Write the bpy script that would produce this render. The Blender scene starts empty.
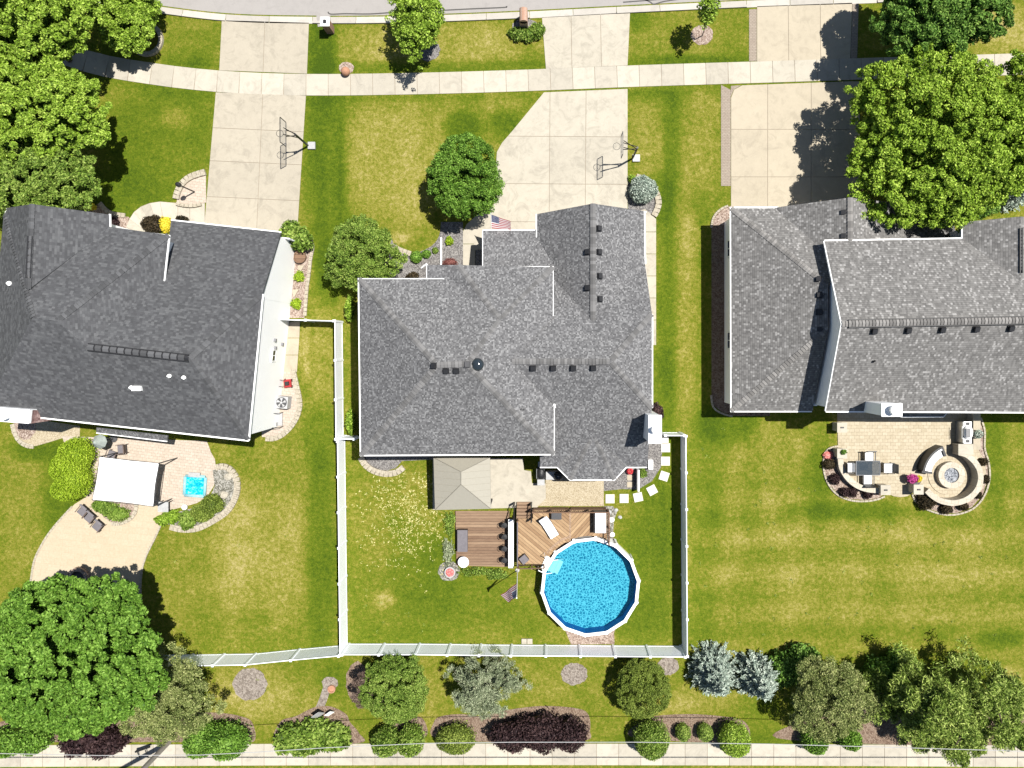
import bpy, math, random
import numpy as np
from mathutils import Vector, Matrix

# ------------------------------------------------------------------ camera, sky, sun, exposure
SC = bpy.context.scene
S = 0.07          # metres of ground per photo pixel
H = 50.0          # flying height of the camera
NX, NY = 545.0, 350.0   # photo pixel straight below the camera
cam_d = bpy.data.cameras.new("camera"); cam = bpy.data.objects.new("camera", cam_d)
SC.collection.objects.link(cam); SC.camera = cam
cam.location = ((NX-512)*S, (384-NY)*S, H)
cam.rotation_euler = (0, 0, 0)
cam_d.sensor_width = 36; cam_d.lens = 36*(H/S)/1024
cam_d.shift_x = -(NX-512)/1024; cam_d.shift_y = -(384-NY)/1024
cam_d.clip_start = 0.5; cam_d.clip_end = 2500
sun_dir = Vector((0.36, 0.20, 1.0)).normalized()      # towards the sun
elev = math.asin(sun_dir.z); azim = math.atan2(sun_dir.x, sun_dir.y)
w = bpy.data.worlds.new("World"); SC.world = w; w.use_nodes = True
nt = w.node_tree
sky = nt.nodes.new("ShaderNodeTexSky"); sky.sky_type = 'NISHITA'; sky.sun_disc = False
sky.sun_elevation = elev; sky.sun_rotation = azim; sky.air_density = 1.0; sky.dust_density = 0.6
bg = nt.nodes["Background"]; bg.inputs[1].default_value = 0.052
nt.links.new(sky.outputs[0], bg.inputs[0])
sl = bpy.data.lights.new("sun", 'SUN'); sl.energy = 4.9; sl.angle = math.radians(0.53); sl.color = (1.0, 0.965, 0.90)
sun = bpy.data.objects.new("sun", sl); SC.collection.objects.link(sun)
sun.rotation_euler = sun_dir.to_track_quat('Z', 'Y').to_euler(); sun.location = (20, 12, 60)
SC.view_settings.view_transform = 'Standard'; SC.view_settings.look = 'None'
SC.view_settings.exposure = 0.84; SC.view_settings.gamma = 1.0
SC.view_settings.use_curve_mapping = False
try:
    SC.cycles.max_bounces = 6; SC.cycles.diffuse_bounces = 2; SC.cycles.transparent_max_bounces = 12
    SC.cycles.caustics_reflective = False; SC.cycles.caustics_refractive = False
except Exception: pass

# ------------------------------------------------------------------ helpers
RNG = np.random.default_rng(7)
random.seed(11)
def P(px, py, h=0.0):
    k = 1 - h/H
    return Vector((((NX-512) + (px-NX)*k)*S, ((384-NY) - (py-NY)*k)*S, h))
def G(px, py, z=0.0):      # ground pixel lifted straight up to height z
    return Vector(((px-512)*S, (384-py)*S, z))

class MB:
    def __init__(s): s.v = []; s.f = []; s.uv = []; s.off = Vector((0, 0, 0))
    def add(s, vs, fs, uvs=None):
        b = len(s.v); s.v += [tuple(v) for v in vs]
        for i, f in enumerate(fs):
            s.f.append([b+j for j in f]); s.uv.append(uvs[i] if uvs else None)
        return s
    def box(s, c, d, rz=0.0, M=None):
        cx, cy, cz = c; dx, dy, dz = d[0]/2, d[1]/2, d[2]/2
        ca, sa = math.cos(rz), math.sin(rz); vs = []
        for z in (-dz, dz):
            for x, y in ((-dx, -dy), (dx, -dy), (dx, dy), (-dx, dy)):
                if M is not None:
                    q = M @ Vector((x, y, z)); vs.append((cx+q.x, cy+q.y, cz+q.z))
                else: vs.append((cx+x*ca-y*sa, cy+x*sa+y*ca, cz+z))
        return s.add(vs, [(3, 2, 1, 0), (4, 5, 6, 7), (0, 1, 5, 4), (1, 2, 6, 5), (2, 3, 7, 6), (3, 0, 4, 7)])
    def prism(s, pts, z0, z1):     # pts: list of xy (world), any winding
        pts = [(p[0], p[1]) for p in pts]
        a = sum(pts[i][0]*pts[(i+1) % len(pts)][1]-pts[(i+1) % len(pts)][0]*pts[i][1] for i in range(len(pts)))
        if a < 0: pts = pts[::-1]
        n = len(pts)
        vs = [(x, y, z0) for x, y in pts]+[(x, y, z1) for x, y in pts]
        fs = [tuple(range(n, 2*n)), tuple(range(n-1, -1, -1))]+[(i, (i+1) % n, n+(i+1) % n, n+i) for i in range(n)]
        return s.add(vs, fs)
    def tube(s, path, radii, n=8, cap=True):
        path = [Vector(p) for p in path]
        if not hasattr(radii, '__len__'): radii = [radii]*len(path)
        vs = []
        for i, p in enumerate(path):
            d = (path[min(i+1, len(path)-1)]-path[max(i-1, 0)]); d = d.normalized() if d.length > 1e-9 else Vector((0, 0, 1))
            a = Vector((0, 0, 1)) if abs(d.z) < 0.9 else Vector((1, 0, 0))
            u = d.cross(a).normalized(); q = d.cross(u)
            for j in range(n):
                t = 2*math.pi*j/n; vs.append(p+(u*math.cos(t)+q*math.sin(t))*radii[i])
        fs = []
        for i in range(len(path)-1):
            for j in range(n):
                fs.append((i*n+j, i*n+(j+1) % n, (i+1)*n+(j+1) % n, (i+1)*n+j))
        if cap:
            fs.append(tuple(range(n-1, -1, -1))); m = (len(path)-1)*n; fs.append(tuple(range(m, m+n)))
        return s.add(vs, fs)
    def lathe(s, c, prof, n=24):   # prof: [(r,z)...] bottom to top, closed by discs
        vs = []; fs = []
        for r, z in prof:
            for j in range(n):
                t = 2*math.pi*j/n; vs.append((c[0]+r*math.cos(t), c[1]+r*math.sin(t), c[2]+z))
        for i in range(len(prof)-1):
            for j in range(n):
                fs.append((i*n+j, i*n+(j+1) % n, (i+1)*n+(j+1) % n, (i+1)*n+j))
        fs.append(tuple(range(n-1, -1, -1))); m = (len(prof)-1)*n; fs.append(tuple(range(m, m+n)))
        return s.add(vs, fs)
    def blob(s, c, r, seg=14, rings=8, jit=0.0, seed=0):
        rg = random.Random(seed); vs = []; fs = []
        for i in range(rings+1):
            ph = math.pi*i/rings
            for j in range(seg):
                t = 2*math.pi*j/seg; k = 1+rg.uniform(-jit, jit)
                vs.append((c[0]+r[0]*math.sin(ph)*math.cos(t)*k, c[1]+r[1]*math.sin(ph)*math.sin(t)*k, c[2]-r[2]*math.cos(ph)*k))
        for i in range(rings):
            for j in range(seg):
                fs.append((i*seg+j, i*seg+(j+1) % seg, (i+1)*seg+(j+1) % seg, (i+1)*seg+j))
        return s.add(vs, fs)
    def band(s, pts, wid, z0, z1, closed=False):   # ribbon of blocks along a polyline (world xy)
        n = len(pts); L = []; R = []
        for i, p in enumerate(pts):
            a = pts[i-1] if (i > 0 or closed) else pts[i]; b = pts[(i+1) % n] if (i < n-1 or closed) else pts[i]
            d = Vector((b[0]-a[0], b[1]-a[1])); d = d.normalized(); nn = Vector((-d.y, d.x))
            L.append((p[0]+nn.x*wid/2, p[1]+nn.y*wid/2)); R.append((p[0]-nn.x*wid/2, p[1]-nn.y*wid/2))
        vs = []
        for l, r in zip(L, R): vs += [(l[0], l[1], z0), (l[0], l[1], z1), (r[0], r[1], z1), (r[0], r[1], z0)]
        fs = []
        for i in range(n if closed else n-1):
            a = 4*i; b = 4*((i+1) % n)
            for q in range(4): fs.append((a+q, a+(q+1) % 4, b+(q+1) % 4, b+q))
        if not closed: fs += [(3, 2, 1, 0), (4*(n-1), 4*(n-1)+1, 4*(n-1)+2, 4*(n-1)+3)]
        return s.add(vs, fs)
    def build(s, name, mat, parent=None, smooth=False, base=None):
        off = Vector(base) if base is not None else (s.off if parent is None else Vector(parent['_b']) if '_b' in parent else Vector((0, 0, 0)))
        me = bpy.data.meshes.new(name)
        me.from_pydata([(v[0]-off.x, v[1]-off.y, v[2]-off.z) for v in s.v], [], s.f)
        if any(u is not None for u in s.uv):
            ul = me.uv_layers.new(name="UVMap"); i = 0
            for f, u in zip(s.f, s.uv):
                for k in range(len(f)):
                    ul.data[i].uv = u[k] if u else (0, 0)
                    i += 1
        me.materials.append(mat)
        if smooth: me.polygons.foreach_set('use_smooth', [True]*len(me.polygons))
        me.update()
        o = bpy.data.objects.new(name, me); SC.collection.objects.link(o)
        if parent is not None: o.parent = parent; o['_b'] = tuple(off)
        else: o.location = off; o['_b'] = tuple(off)
        return o

def np_mesh(name, V, F, mat, parent=None, base=(0, 0, 0)):
    V = np.asarray(V, dtype=np.float32); F = np.asarray(F, dtype=np.int32)
    off = np.array(parent['_b'] if parent is not None else base, dtype=np.float32)
    me = bpy.data.meshes.new(name); k = F.shape[1]
    me.vertices.add(len(V)); me.vertices.foreach_set('co', (V-off).ravel())
    me.loops.add(F.size); me.loops.foreach_set('vertex_index', F.ravel())
    me.polygons.add(len(F)); me.polygons.foreach_set('loop_start', np.arange(len(F), dtype=np.int32)*k)
    me.polygons.foreach_set('loop_total', np.full(len(F), k, dtype=np.int32))
    me.update(calc_edges=True); me.materials.append(mat)
    o = bpy.data.objects.new(name, me); SC.collection.objects.link(o)
    if parent is not None: o.parent = parent
    else: o.location = base
    o['_b'] = tuple(float(x) for x in off)
    return o

def tag(o, label=None, cat=None, group=None, kind=None):
    if label: o['label'] = label
    if cat: o['category'] = cat
    if group: o['group'] = group
    if kind: o['kind'] = kind
    return o
def thing(name, label, cat, base, group=None):
    o = bpy.data.objects.new(name, None); SC.collection.objects.link(o)
    o.location = base; o['_b'] = tuple(base); o.empty_display_size = 0.3
    return tag(o, label, cat, group)
def struct(name, mb, mat): return tag(mb.build(name, mat), kind='structure')
def single(name, mb, mat, label, cat, group=None, base=None, smooth=False):
    if base is None:
        a = np.array(mb.v); base = ((a[:, 0].min()+a[:, 0].max())/2, (a[:, 1].min()+a[:, 1].max())/2, a[:, 2].min())
    return tag(mb.build(name, mat, base=base, smooth=smooth), label, cat, group)

# ------------------------------------------------------------------ materials
AL = 0.655
def dim(c, k=None):
    return tuple(x*(AL if k is None else k) for x in c)
class N:
    def __init__(s, name, rough=0.85, spec=0.3):
        s.m = bpy.data.materials.new(name); s.m.use_nodes = True; s.t = s.m.node_tree
        s.b = s.t.nodes["Principled BSDF"]; s.b.inputs['Roughness'].default_value = rough
        s.b.inputs['Specular IOR Level'].default_value = spec
    def n(s, typ, **kw):
        nd = s.t.nodes.new(typ)
        for k, v in kw.items():
            if k in nd.inputs.keys(): nd.inputs[k].default_value = v
            else: setattr(nd, k, v)
        return nd
    def l(s, a, b): s.t.links.new(a, b)
    def obj(s): return s.n("ShaderNodeTexCoord").outputs['Object']
    def pos(s): return s.n("ShaderNodeNewGeometry").outputs['Position']
    def uv(s): return s.n("ShaderNodeTexCoord").outputs['UV']
    def island(s): return s.n("ShaderNodeNewGeometry").outputs['Random Per Island']
    def math(s, op, a, b=None, c=None):
        nd = s.t.nodes.new("ShaderNodeMath"); nd.operation = op
        for i, x in enumerate((a, b, c)):
            if x is None: continue
            if isinstance(x, (int, float)): nd.inputs[i].default_value = x
            else: s.l(x, nd.inputs[i])
        return nd.outputs[0]
    def noise(s, vec, scale, detail=3, rough=0.6, dist=0.0):
        nd = s.n("ShaderNodeTexNoise"); nd.inputs['Scale'].default_value = scale; nd.inputs['Detail'].default_value = detail
        nd.inputs['Roughness'].default_value = rough; nd.inputs['Distortion'].default_value = dist
        s.l(vec, nd.inputs['Vector']); return nd.outputs[0]
    def ramp(s, fac, stops, interp='LINEAR'):
        nd = s.n("ShaderNodeValToRGB"); cr = nd.color_ramp; cr.interpolation = interp
        while len(cr.elements) > 1: cr.elements.remove(cr.elements[0])
        for i, (p, c) in enumerate(stops):
            e = cr.elements[0] if i == 0 else cr.elements.new(p)
            e.position = p; e.color = (*c, 1) if len(c) == 3 else c
        s.l(fac, nd.inputs[0]); return nd.outputs[0]
    def mix(s, fac, a, b, blend='MIX'):
        nd = s.n("ShaderNodeMix"); nd.data_type = 'RGBA'; nd.blend_type = blend
        for i, x in ((0, fac), (6, a), (7, b)):
            if isinstance(x, (int, float)): nd.inputs[i].default_value = x
            elif isinstance(x, tuple): nd.inputs[i].default_value = (*x, 1)
            else: s.l(x, nd.inputs[i])
        return nd.outputs[2]
    def bump(s, hgt, strength=0.5, dist=0.05):
        nd = s.n("ShaderNodeBump"); nd.inputs['Strength'].default_value = strength; nd.inputs['Distance'].default_value = dist
        s.l(hgt, nd.inputs['Height']); s.l(nd.outputs[0], s.b.inputs['Normal'])
    def col(s, c):
        if isinstance(c, tuple): s.b.inputs['Base Color'].default_value = (*c, 1)
        else: s.l(c, s.b.inputs['Base Color'])
        return s

def m_plain(name, c, rough=0.6, spec=0.3, var=0.12, scale=6.0, metal=0.0, isl=0.0):
    c = c if min(c) >= 0.74 else dim(c)
    q = N(name, rough, spec); q.b.inputs['Metallic'].default_value = metal
    f = q.noise(q.pos(), scale, 4)
    if isl:
        f = q.math('ADD', q.math('MULTIPLY', f, 1-isl), q.math('MULTIPLY', q.island(), isl))
    lo = tuple(x*(1-var) for x in c); hi = tuple(min(1, x*(1+var)) for x in c)
    q.col(q.ramp(f, [(0.3, lo), (0.7, hi)])); return q.m
def m_concrete(name, c, isl=0.25, stain=0.12):
    c = dim(c); q = N(name, 0.9, 0.2); p = q.pos()
    big = q.noise(p, 0.5, 5, 0.65); med = q.noise(p, 2.6, 5, 0.7, 0.6); fine = q.noise(p, 18, 2)
    f = q.math('ADD', q.math('MULTIPLY', big, 0.5), q.math('MULTIPLY', med, 0.5))
    a = q.ramp(f, [(0.28, tuple(x*(1-stain*1.9) for x in c)), (0.45, tuple(x*(1-stain*.5) for x in c)), (0.62, c)])
    sm = q.noise(p, 0.95, 6, 0.72, 1.2); a = q.mix(q.ramp(sm, [(0.50, (0, 0, 0)), (0.66, (1, 1, 1))]), a, tuple(x*(1-stain*1.5) for x in c))
    t = q.math('MULTIPLY_ADD', q.island(), isl, 1-isl*0.6)
    t2 = q.math('MULTIPLY_ADD', fine, 0.14, 0.93)
    t3 = q.math('MULTIPLY', t, t2)
    cmb = q.n("ShaderNodeCombineColor"); [q.l(t3, cmb.inputs[i]) for i in range(3)]
    q.col(q.mix(1.0, a, cmb.outputs[0], 'MULTIPLY')); q.bump(fine, 0.15, 0.01); return q.m
def m_gravel(name, stops, scale=14.0, strength=0.8):
    stops = [(a, dim(b)) for a, b in stops]; q = N(name, 0.95, 0.15); p = q.pos()
    v = q.n("ShaderNodeTexVoronoi"); v.inputs['Scale'].default_value = scale; q.l(p, v.inputs['Vector'])
    sp = q.n("ShaderNodeSeparateColor"); q.l(v.outputs['Color'], sp.inputs[0])
    f = q.math('ADD', q.math('MULTIPLY', sp.outputs[0], 0.7), q.math('MULTIPLY', q.noise(p, 2.0, 3), 0.3))
    q.col(q.ramp(f, stops)); q.bump(v.outputs['Distance'], strength, 0.06); return q.m
def m_tabs(name, stops, wid=0.28, row=0.145, line=0.25, blot=0.10):
    """asphalt shingles: each tab its own grey, thin darker line under each course (UV in metres)"""
    stops = [(a, dim(b, 0.86)) for a, b in stops]; q = N(name, 0.92, 0.2); sep = q.n("ShaderNodeSeparateXYZ"); q.l(q.uv(), sep.inputs[0])
    u, v = sep.outputs[0], sep.outputs[1]
    vr = q.math('DIVIDE', v, row); vi = q.math('FLOOR', vr)
    wn = q.n("ShaderNodeTexWhiteNoise", noise_dimensions='1D'); q.l(vi, wn.inputs['W'])
    us = q.math('ADD', q.math('DIVIDE', u, wid), q.math('MULTIPLY', wn.outputs[0], 7.3)); ui = q.math('FLOOR', us)
    cb = q.n("ShaderNodeCombineXYZ"); q.l(ui, cb.inputs[0]); q.l(vi, cb.inputs[1])
    w2 = q.n("ShaderNodeTexWhiteNoise", noise_dimensions='2D'); q.l(cb.outputs[0], w2.inputs['Vector'])
    big = q.noise(q.pos(), 0.35, 3)
    f = q.math('ADD', q.math('MULTIPLY', w2.outputs[0], 1-blot), q.math('MULTIPLY', big, blot))
    c = q.ramp(f, stops)
    fr = q.math('FRACT', vr); ln = q.math('LESS_THAN', fr, 0.16)
    gr = q.noise(q.pos(), 45, 2)
    c2 = q.mix(q.math('MULTIPLY', ln, line), c, (0.015, 0.015, 0.017))
    c3 = q.mix(q.math('MULTIPLY', q.math('LESS_THAN', gr, 0.42), 0.15), c2, (0.02, 0.02, 0.02))
    q.col(c3); q.bump(q.math('ADD', fr, q.math('MULTIPLY', w2.outputs[0], 0.6)), 0.35, 0.02); return q.m
def m_brick(name, c1, c2, mortar, sc=1.0, bw=0.3, rh=0.15, ms=0.012, rot=0.0, vert=False):
    c1, c2, mortar = dim(c1), dim(c2), dim(mortar); q = N(name, 0.9, 0.2); mp = q.n("ShaderNodeMapping"); mp.inputs['Rotation'].default_value = (math.pi/2 if vert else 0, 0, rot)
    q.l(q.pos(), mp.inputs[0]); b = q.n("ShaderNodeTexBrick"); q.l(mp.outputs[0], b.inputs['Vector'])
    b.inputs['Scale'].default_value = sc; b.inputs['Brick Width'].default_value = bw; b.inputs['Row Height'].default_value = rh
    b.inputs['Mortar Size'].default_value = ms
    b.inputs['Color1'].default_value = (*c1, 1); b.inputs['Color2'].default_value = (*c2, 1); b.inputs['Mortar'].default_value = (*mortar, 1)
    f = q.noise(q.pos(), 9, 4); 
    q.col(q.mix(0.35, b.outputs[0], q.ramp(f, [(0.3, tuple(x*.6 for x in c1)), (0.7, c2)]), 'MIX')); q.bump(b.outputs[1], -0.3, 0.01); return q.m
def m_wood(name, c1, c2, board=0.14, ang=0.0):
    c1, c2 = dim(c1), dim(c2); q = N(name, 0.75, 0.25); mp = q.n("ShaderNodeMapping"); mp.inputs['Rotation'].default_value = (0, 0, ang)
    q.l(q.pos(), mp.inputs[0]); sep = q.n("ShaderNodeSeparateXYZ"); q.l(mp.outputs[0], sep.inputs[0])
    yr = q.math('DIVIDE', sep.outputs[1], board); yi = q.math('FLOOR', yr)
    wn = q.n("ShaderNodeTexWhiteNoise", noise_dimensions='1D'); q.l(yi, wn.inputs['W'])
    m2 = q.n("ShaderNodeMapping"); m2.inputs['Scale'].default_value = (1.2, 5, 1); q.l(mp.outputs[0], m2.inputs[0])
    g = q.noise(m2.outputs[0], 2.2, 4, 0.7)
    f = q.math('ADD', q.math('MULTIPLY', wn.outputs[0], 0.4), q.math('MULTIPLY', g, 0.6))
    c = q.ramp(f, [(0.25, c1), (0.75, c2)])
    gap = q.math('LESS_THAN', q.math('FRACT', yr), 0.16)
    q.col(q.mix(q.math('MULTIPLY', gap, 0.55), c, (0.02, 0.012, 0.008))); return q.m
def m_leaf(name, dark, mid, light, spread=0.5, scale=0.9, trans=0.12, rough=0.55):
    dark, mid, light = [tuple(min(.9, x*y) for x, y in zip(c, (1.08, 1.0, 0.95))) for c in (dark, mid, light)]
    q = N(name, rough, 0.10); f = q.math('ADD', q.math('MULTIPLY', q.island(), spread), q.math('MULTIPLY', q.noise(q.pos(), scale, 3), 1-spread))
    c = q.ramp(f, [(0.22, dark), (0.5, mid), (0.82, light)]); q.col(c)
    tr = q.n("ShaderNodeBsdfTranslucent"); q.l(c, tr.inputs[0]); mx = q.n("ShaderNodeMixShader"); mx.inputs[0].default_value = trans
    out = q.t.nodes['Material Output']; q.l(q.b.outputs[0], mx.inputs[1]); q.l(tr.outputs[0], mx.inputs[2]); q.l(mx.outputs[0], out.inputs[0]); return q.m
def m_siding(name, c, step=0.11):
    q = N(name, 0.55, 0.3); sep = q.n("ShaderNodeSeparateXYZ"); q.l(q.pos(), sep.inputs[0])
    fr = q.math('FRACT', q.math('DIVIDE', sep.outputs[2], step)); q.bump(fr, 0.2, 0.008)
    ln = q.math('LESS_THAN', fr, 0.1); f = q.noise(q.pos(), 1.2, 3)
    q.col(q.mix(q.math('MULTIPLY', ln, 0.10), q.ramp(f, [(0.3, tuple(x*.97 for x in c)), (0.7, c)]), tuple(x*.5 for x in c))); return q.m

M = {}
M['conc'] = m_concrete('concrete_pale', (0.58, 0.53, 0.435), 0.10, 0.17)
M['conc3'] = m_concrete('concrete_drive_left', (0.535, 0.48, 0.385), 0.06, 0.15)
M['conc2'] = m_concrete('concrete_warm', (0.56, 0.49, 0.375), 0.08, 0.12)
M['bright'] = m_concrete('pale_stepping_stone', (0.84, 0.80, 0.70), 0.1, 0.05)
M['walk'] = m_concrete('sidewalk_concrete', (0.61, 0.56, 0.465), 0.20, 0.14)
M['kerb'] = m_concrete('kerb_concrete', (0.60, 0.56, 0.50), 0.2, 0.1)
M['road'] = m_concrete('road_asphalt_grey', (0.42, 0.395, 0.375), 0.0, 0.08)
M['joint'] = m_plain('joint_dark', (0.36, 0.30, 0.23), 0.95)
M['tar'] = m_plain('crack_sealant', (0.09, 0.085, 0.08), 0.7)
M['aggr'] = m_gravel('exposed_aggregate', [(0.2, (0.36, 0.29, 0.19)), (0.5, (0.52, 0.44, 0.30)), (0.9, (0.66, 0.58, 0.44))], 26, 0.3)
M['stamp'] = m_brick('stamped_tan_patio', (0.62, 0.51, 0.36), (0.66, 0.55, 0.40), (0.55, 0.45, 0.31), 1, 0.9, 0.45, 0.012, 0.1)
M['paver'] = m_brick('pinkish_pavers', (0.58, 0.485, 0.39), (0.68, 0.585, 0.49), (0.42, 0.34, 0.27), 1, 0.3, 0.2, 0.014, 0.12)
M['paver_tan'] = m_brick('tan_pavers', (0.52, 0.44, 0.31), (0.64, 0.56, 0.42), (0.33, 0.27, 0.18), 1, 0.36, 0.24, 0.013, 0.0)
M['paver_strip'] = m_brick('paver_border', (0.38, 0.31, 0.25), (0.45, 0.38, 0.31), (0.22, 0.18, 0.14), 1, 0.22, 0.11, 0.012, 0.0)
M['edging'] = m_brick('edging_blocks', (0.50, 0.44, 0.34), (0.60, 0.54, 0.43), (0.28, 0.23, 0.17), 1, 0.3, 0.3, 0.014, 0.3)
M['wallcap'] = m_brick('cap_stone', (0.60, 0.53, 0.42), (0.70, 0.64, 0.53), (0.35, 0.3, 0.22), 1, 0.5, 0.5, 0.012, 0.2)
M['gravel_grey'] = m_gravel('grey_gravel', [(0.15, (0.13, 0.12, 0.12)), (0.5, (0.25, 0.235, 0.225)), (0.9, (0.42, 0.40, 0.38))], 16)
M['gravel_pink'] = m_gravel('pink_gravel', [(0.15, (0.22, 0.15, 0.12)), (0.5, (0.42, 0.32, 0.26)), (0.9, (0.60, 0.50, 0.43))], 13)
M['taupe_gr'] = m_gravel('taupe_gravel', [(0.15, (0.20, 0.165, 0.14)), (0.5, (0.31, 0.265, 0.225)), (0.9, (0.42, 0.37, 0.32))], 10)
M['mulch'] = m_gravel('brown_mulch', [(0.15, (0.16, 0.105, 0.075)), (0.5, (0.27, 0.19, 0.14)), (0.9, (0.36, 0.28, 0.21))], 13)
M['river'] = m_gravel('river_stones', [(0.15, (0.12, 0.115, 0.09)), (0.5, (0.27, 0.26, 0.22)), (0.9, (0.55, 0.53, 0.48))], 12)
M['roof_dark'] = m_tabs('charcoal_shingles', [(0.05, (0.060, 0.061, 0.065)), (0.35, (0.073, 0.074, 0.079)), (0.65, (0.085, 0.087, 0.092)), (0.95, (0.115, 0.117, 0.122))], 0.18, 0.13, 0.12)
M['roof_mid'] = m_tabs('grey_shingles', [(0.03, (0.082, 0.082, 0.085)), (0.35, (0.128, 0.127, 0.131)), (0.7, (0.165, 0.164, 0.168)), (0.97, (0.27, 0.27, 0.273))], 0.09, 0.10, 0.2)
M['roof_lite'] = m_tabs('weathered_grey_shingles', [(0.03, (0.120, 0.116, 0.113)), (0.4, (0.165, 0.160, 0.155)), (0.8, (0.205, 0.199, 0.193)), (0.94, (0.33, 0.322, 0.315))], 0.12, 0.14, 0.45)
M['cap_dark'] = m_plain('ridge_cap_charcoal', (0.110, 0.112, 0.118), 0.9, isl=0.7, var=0.25)
M['cap_mid'] = m_plain('ridge_cap_grey', (0.19, 0.187, 0.187), 0.9, isl=0.7, var=0.25)
M['cap_lite'] = m_plain('ridge_cap_weathered', (0.25, 0.24, 0.23), 0.9, isl=0.7, var=0.25)
M['pinkroof'] = m_tabs('reddish_shingles', [(0.05, (0.13, 0.075, 0.07)), (0.5, (0.24, 0.15, 0.14)), (0.95, (0.36, 0.26, 0.24))], 0.2, 0.13, 0.2)
M['siding'] = m_siding('white_siding', (0.92, 0.92, 0.92))
M['siding_tan'] = m_siding('tan_siding', (0.45, 0.42, 0.37))
M['white'] = m_plain('white_paint', (0.84, 0.84, 0.83), 0.4, 0.4, 0.04)
M['vinyl'] = m_plain('white_vinyl', (0.86, 0.885, 0.93), 0.35, 0.4, 0.04, 2.0)
M['canvas'] = m_plain('white_canvas', (0.86, 0.86, 0.85), 0.8, 0.1, 0.03)
M['black'] = m_plain('black_metal', (0.02, 0.02, 0.022), 0.45, 0.4)
M['blackp'] = m_plain('black_plastic', (0.03, 0.03, 0.033), 0.5, 0.4)
M['dgrey'] = m_plain('dark_grey', (0.085, 0.085, 0.09), 0.6)
M['grey'] = m_plain('mid_grey', (0.25, 0.25, 0.26), 0.6)
M['lgrey'] = m_plain('light_grey', (0.5, 0.5, 0.5), 0.5)
M['steel'] = m_plain('steel', (0.62, 0.63, 0.64), 0.3, 0.5, 0.05, metal=0.7)
M['glass'] = m_plain('dark_glass', (0.03, 0.04, 0.05), 0.08, 0.6)
M['brick'] = m_brick('red_brick', (0.33, 0.17, 0.12), (0.42, 0.24, 0.17), (0.4, 0.36, 0.31), 1, 0.2, 0.075, 0.01, 0, True)
M['terra'] = m_plain('terracotta', (0.52, 0.27, 0.17), 0.8, var=0.15)
M['bark'] = m_plain('bark', (0.11, 0.08, 0.06), 0.95, var=0.3, scale=14)
M['wood'] = m_wood('deck_boards_brown', (0.20, 0.12, 0.075), (0.39, 0.265, 0.17), 0.2, 0.0)
M['wood_a'] = m_wood('deck_boards_tan', (0.30, 0.18, 0.095), (0.54, 0.37, 0.21), 0.2, math.radians(40))
M['wood_b'] = m_wood('deck_boards_tan_cross', (0.30, 0.18, 0.095), (0.54, 0.37, 0.21), 0.2, math.radians(-48))
M['wood_c'] = m_wood('deck_boards_brown_mid', (0.33, 0.22, 0.14), (0.50, 0.35, 0.24), 0.14, math.radians(40))
M['wood_pl'] = m_wood('brown_timber', (0.20, 0.115, 0.07), (0.32, 0.20, 0.13), 0.3, 0)
M['wood_grey'] = m_wood('grey_timber', (0.30, 0.27, 0.25), (0.46, 0.42, 0.39), 0.1, 0.6)
M['pole'] = m_wood('weathered_pole', (0.34, 0.31, 0.27), (0.48, 0.45, 0.40), 0.06, 0.8)
M['taupe'] = m_plain('taupe_metal_roof', (0.42, 0.395, 0.33), 0.5, 0.3, 0.03)
M['taupe_d'] = m_plain('taupe_seam', (0.27, 0.25, 0.21), 0.5)
M['red'] = m_plain('red_paint', (0.45, 0.03, 0.035), 0.4)
M['cushion'] = m_plain('pale_cushion', (0.74, 0.75, 0.78), 0.85, var=0.05)
M['cush_grey'] = m_plain('grey_cushion', (0.20, 0.185, 0.20), 0.85)
M['brownfab'] = m_plain('brown_wicker', (0.16, 0.12, 0.105), 0.8, var=0.25, scale=30)
M['petal_red'] = m_leaf('petals_red', (0.35, 0.02, 0.03), (0.6, 0.06, 0.08), (0.75, 0.25, 0.25))
M['petal_purple'] = m_leaf('petals_purple', (0.25, 0.02, 0.14), (0.42, 0.06, 0.25), (0.6, 0.15, 0.4))
M['petal_yellow'] = m_leaf('petals_yellow', (0.45, 0.38, 0.02), (0.62, 0.55, 0.04), (0.72, 0.68, 0.1))
M['petal_pink'] = m_leaf('petals_pink', (0.5, 0.08, 0.12), (0.7, 0.25, 0.25), (0.8, 0.45, 0.4))
# foliage
M['lf_bright'] = m_leaf('leaves_fresh_green', (0.05, 0.10, 0.010), (0.165, 0.29, 0.025), (0.40, 0.56, 0.11))
M['lf_lime'] = m_leaf('leaves_lime', (0.06, 0.12, 0.010), (0.185, 0.32, 0.028), (0.40, 0.56, 0.10))
M['lf_mid'] = m_leaf('leaves_green', (0.035, 0.075, 0.010), (0.12, 0.21, 0.03), (0.30, 0.41, 0.10))
M['lf_rich'] = m_leaf('leaves_rich_green', (0.025, 0.07, 0.008), (0.088, 0.195, 0.022), (0.22, 0.39, 0.075))
M['lf_dark'] = m_leaf('leaves_dark_green', (0.02, 0.055, 0.010), (0.09, 0.20, 0.03), (0.24, 0.39, 0.09))
M['lf_olive'] = m_leaf('leaves_olive', (0.05, 0.08, 0.020), (0.165, 0.22, 0.065), (0.44, 0.49, 0.22))
M['lf_yg'] = m_leaf('leaves_yellow_green', (0.10, 0.18, 0.010), (0.22, 0.35, 0.02), (0.38, 0.52, 0.06))
M['lf_blue'] = m_leaf('needles_blue', (0.09, 0.135, 0.115), (0.25, 0.33, 0.285), (0.52, 0.62, 0.56))
M['lf_jun'] = m_leaf('needles_grey_green', (0.07, 0.10, 0.055), (0.21, 0.27, 0.16), (0.44, 0.50, 0.36))
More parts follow.
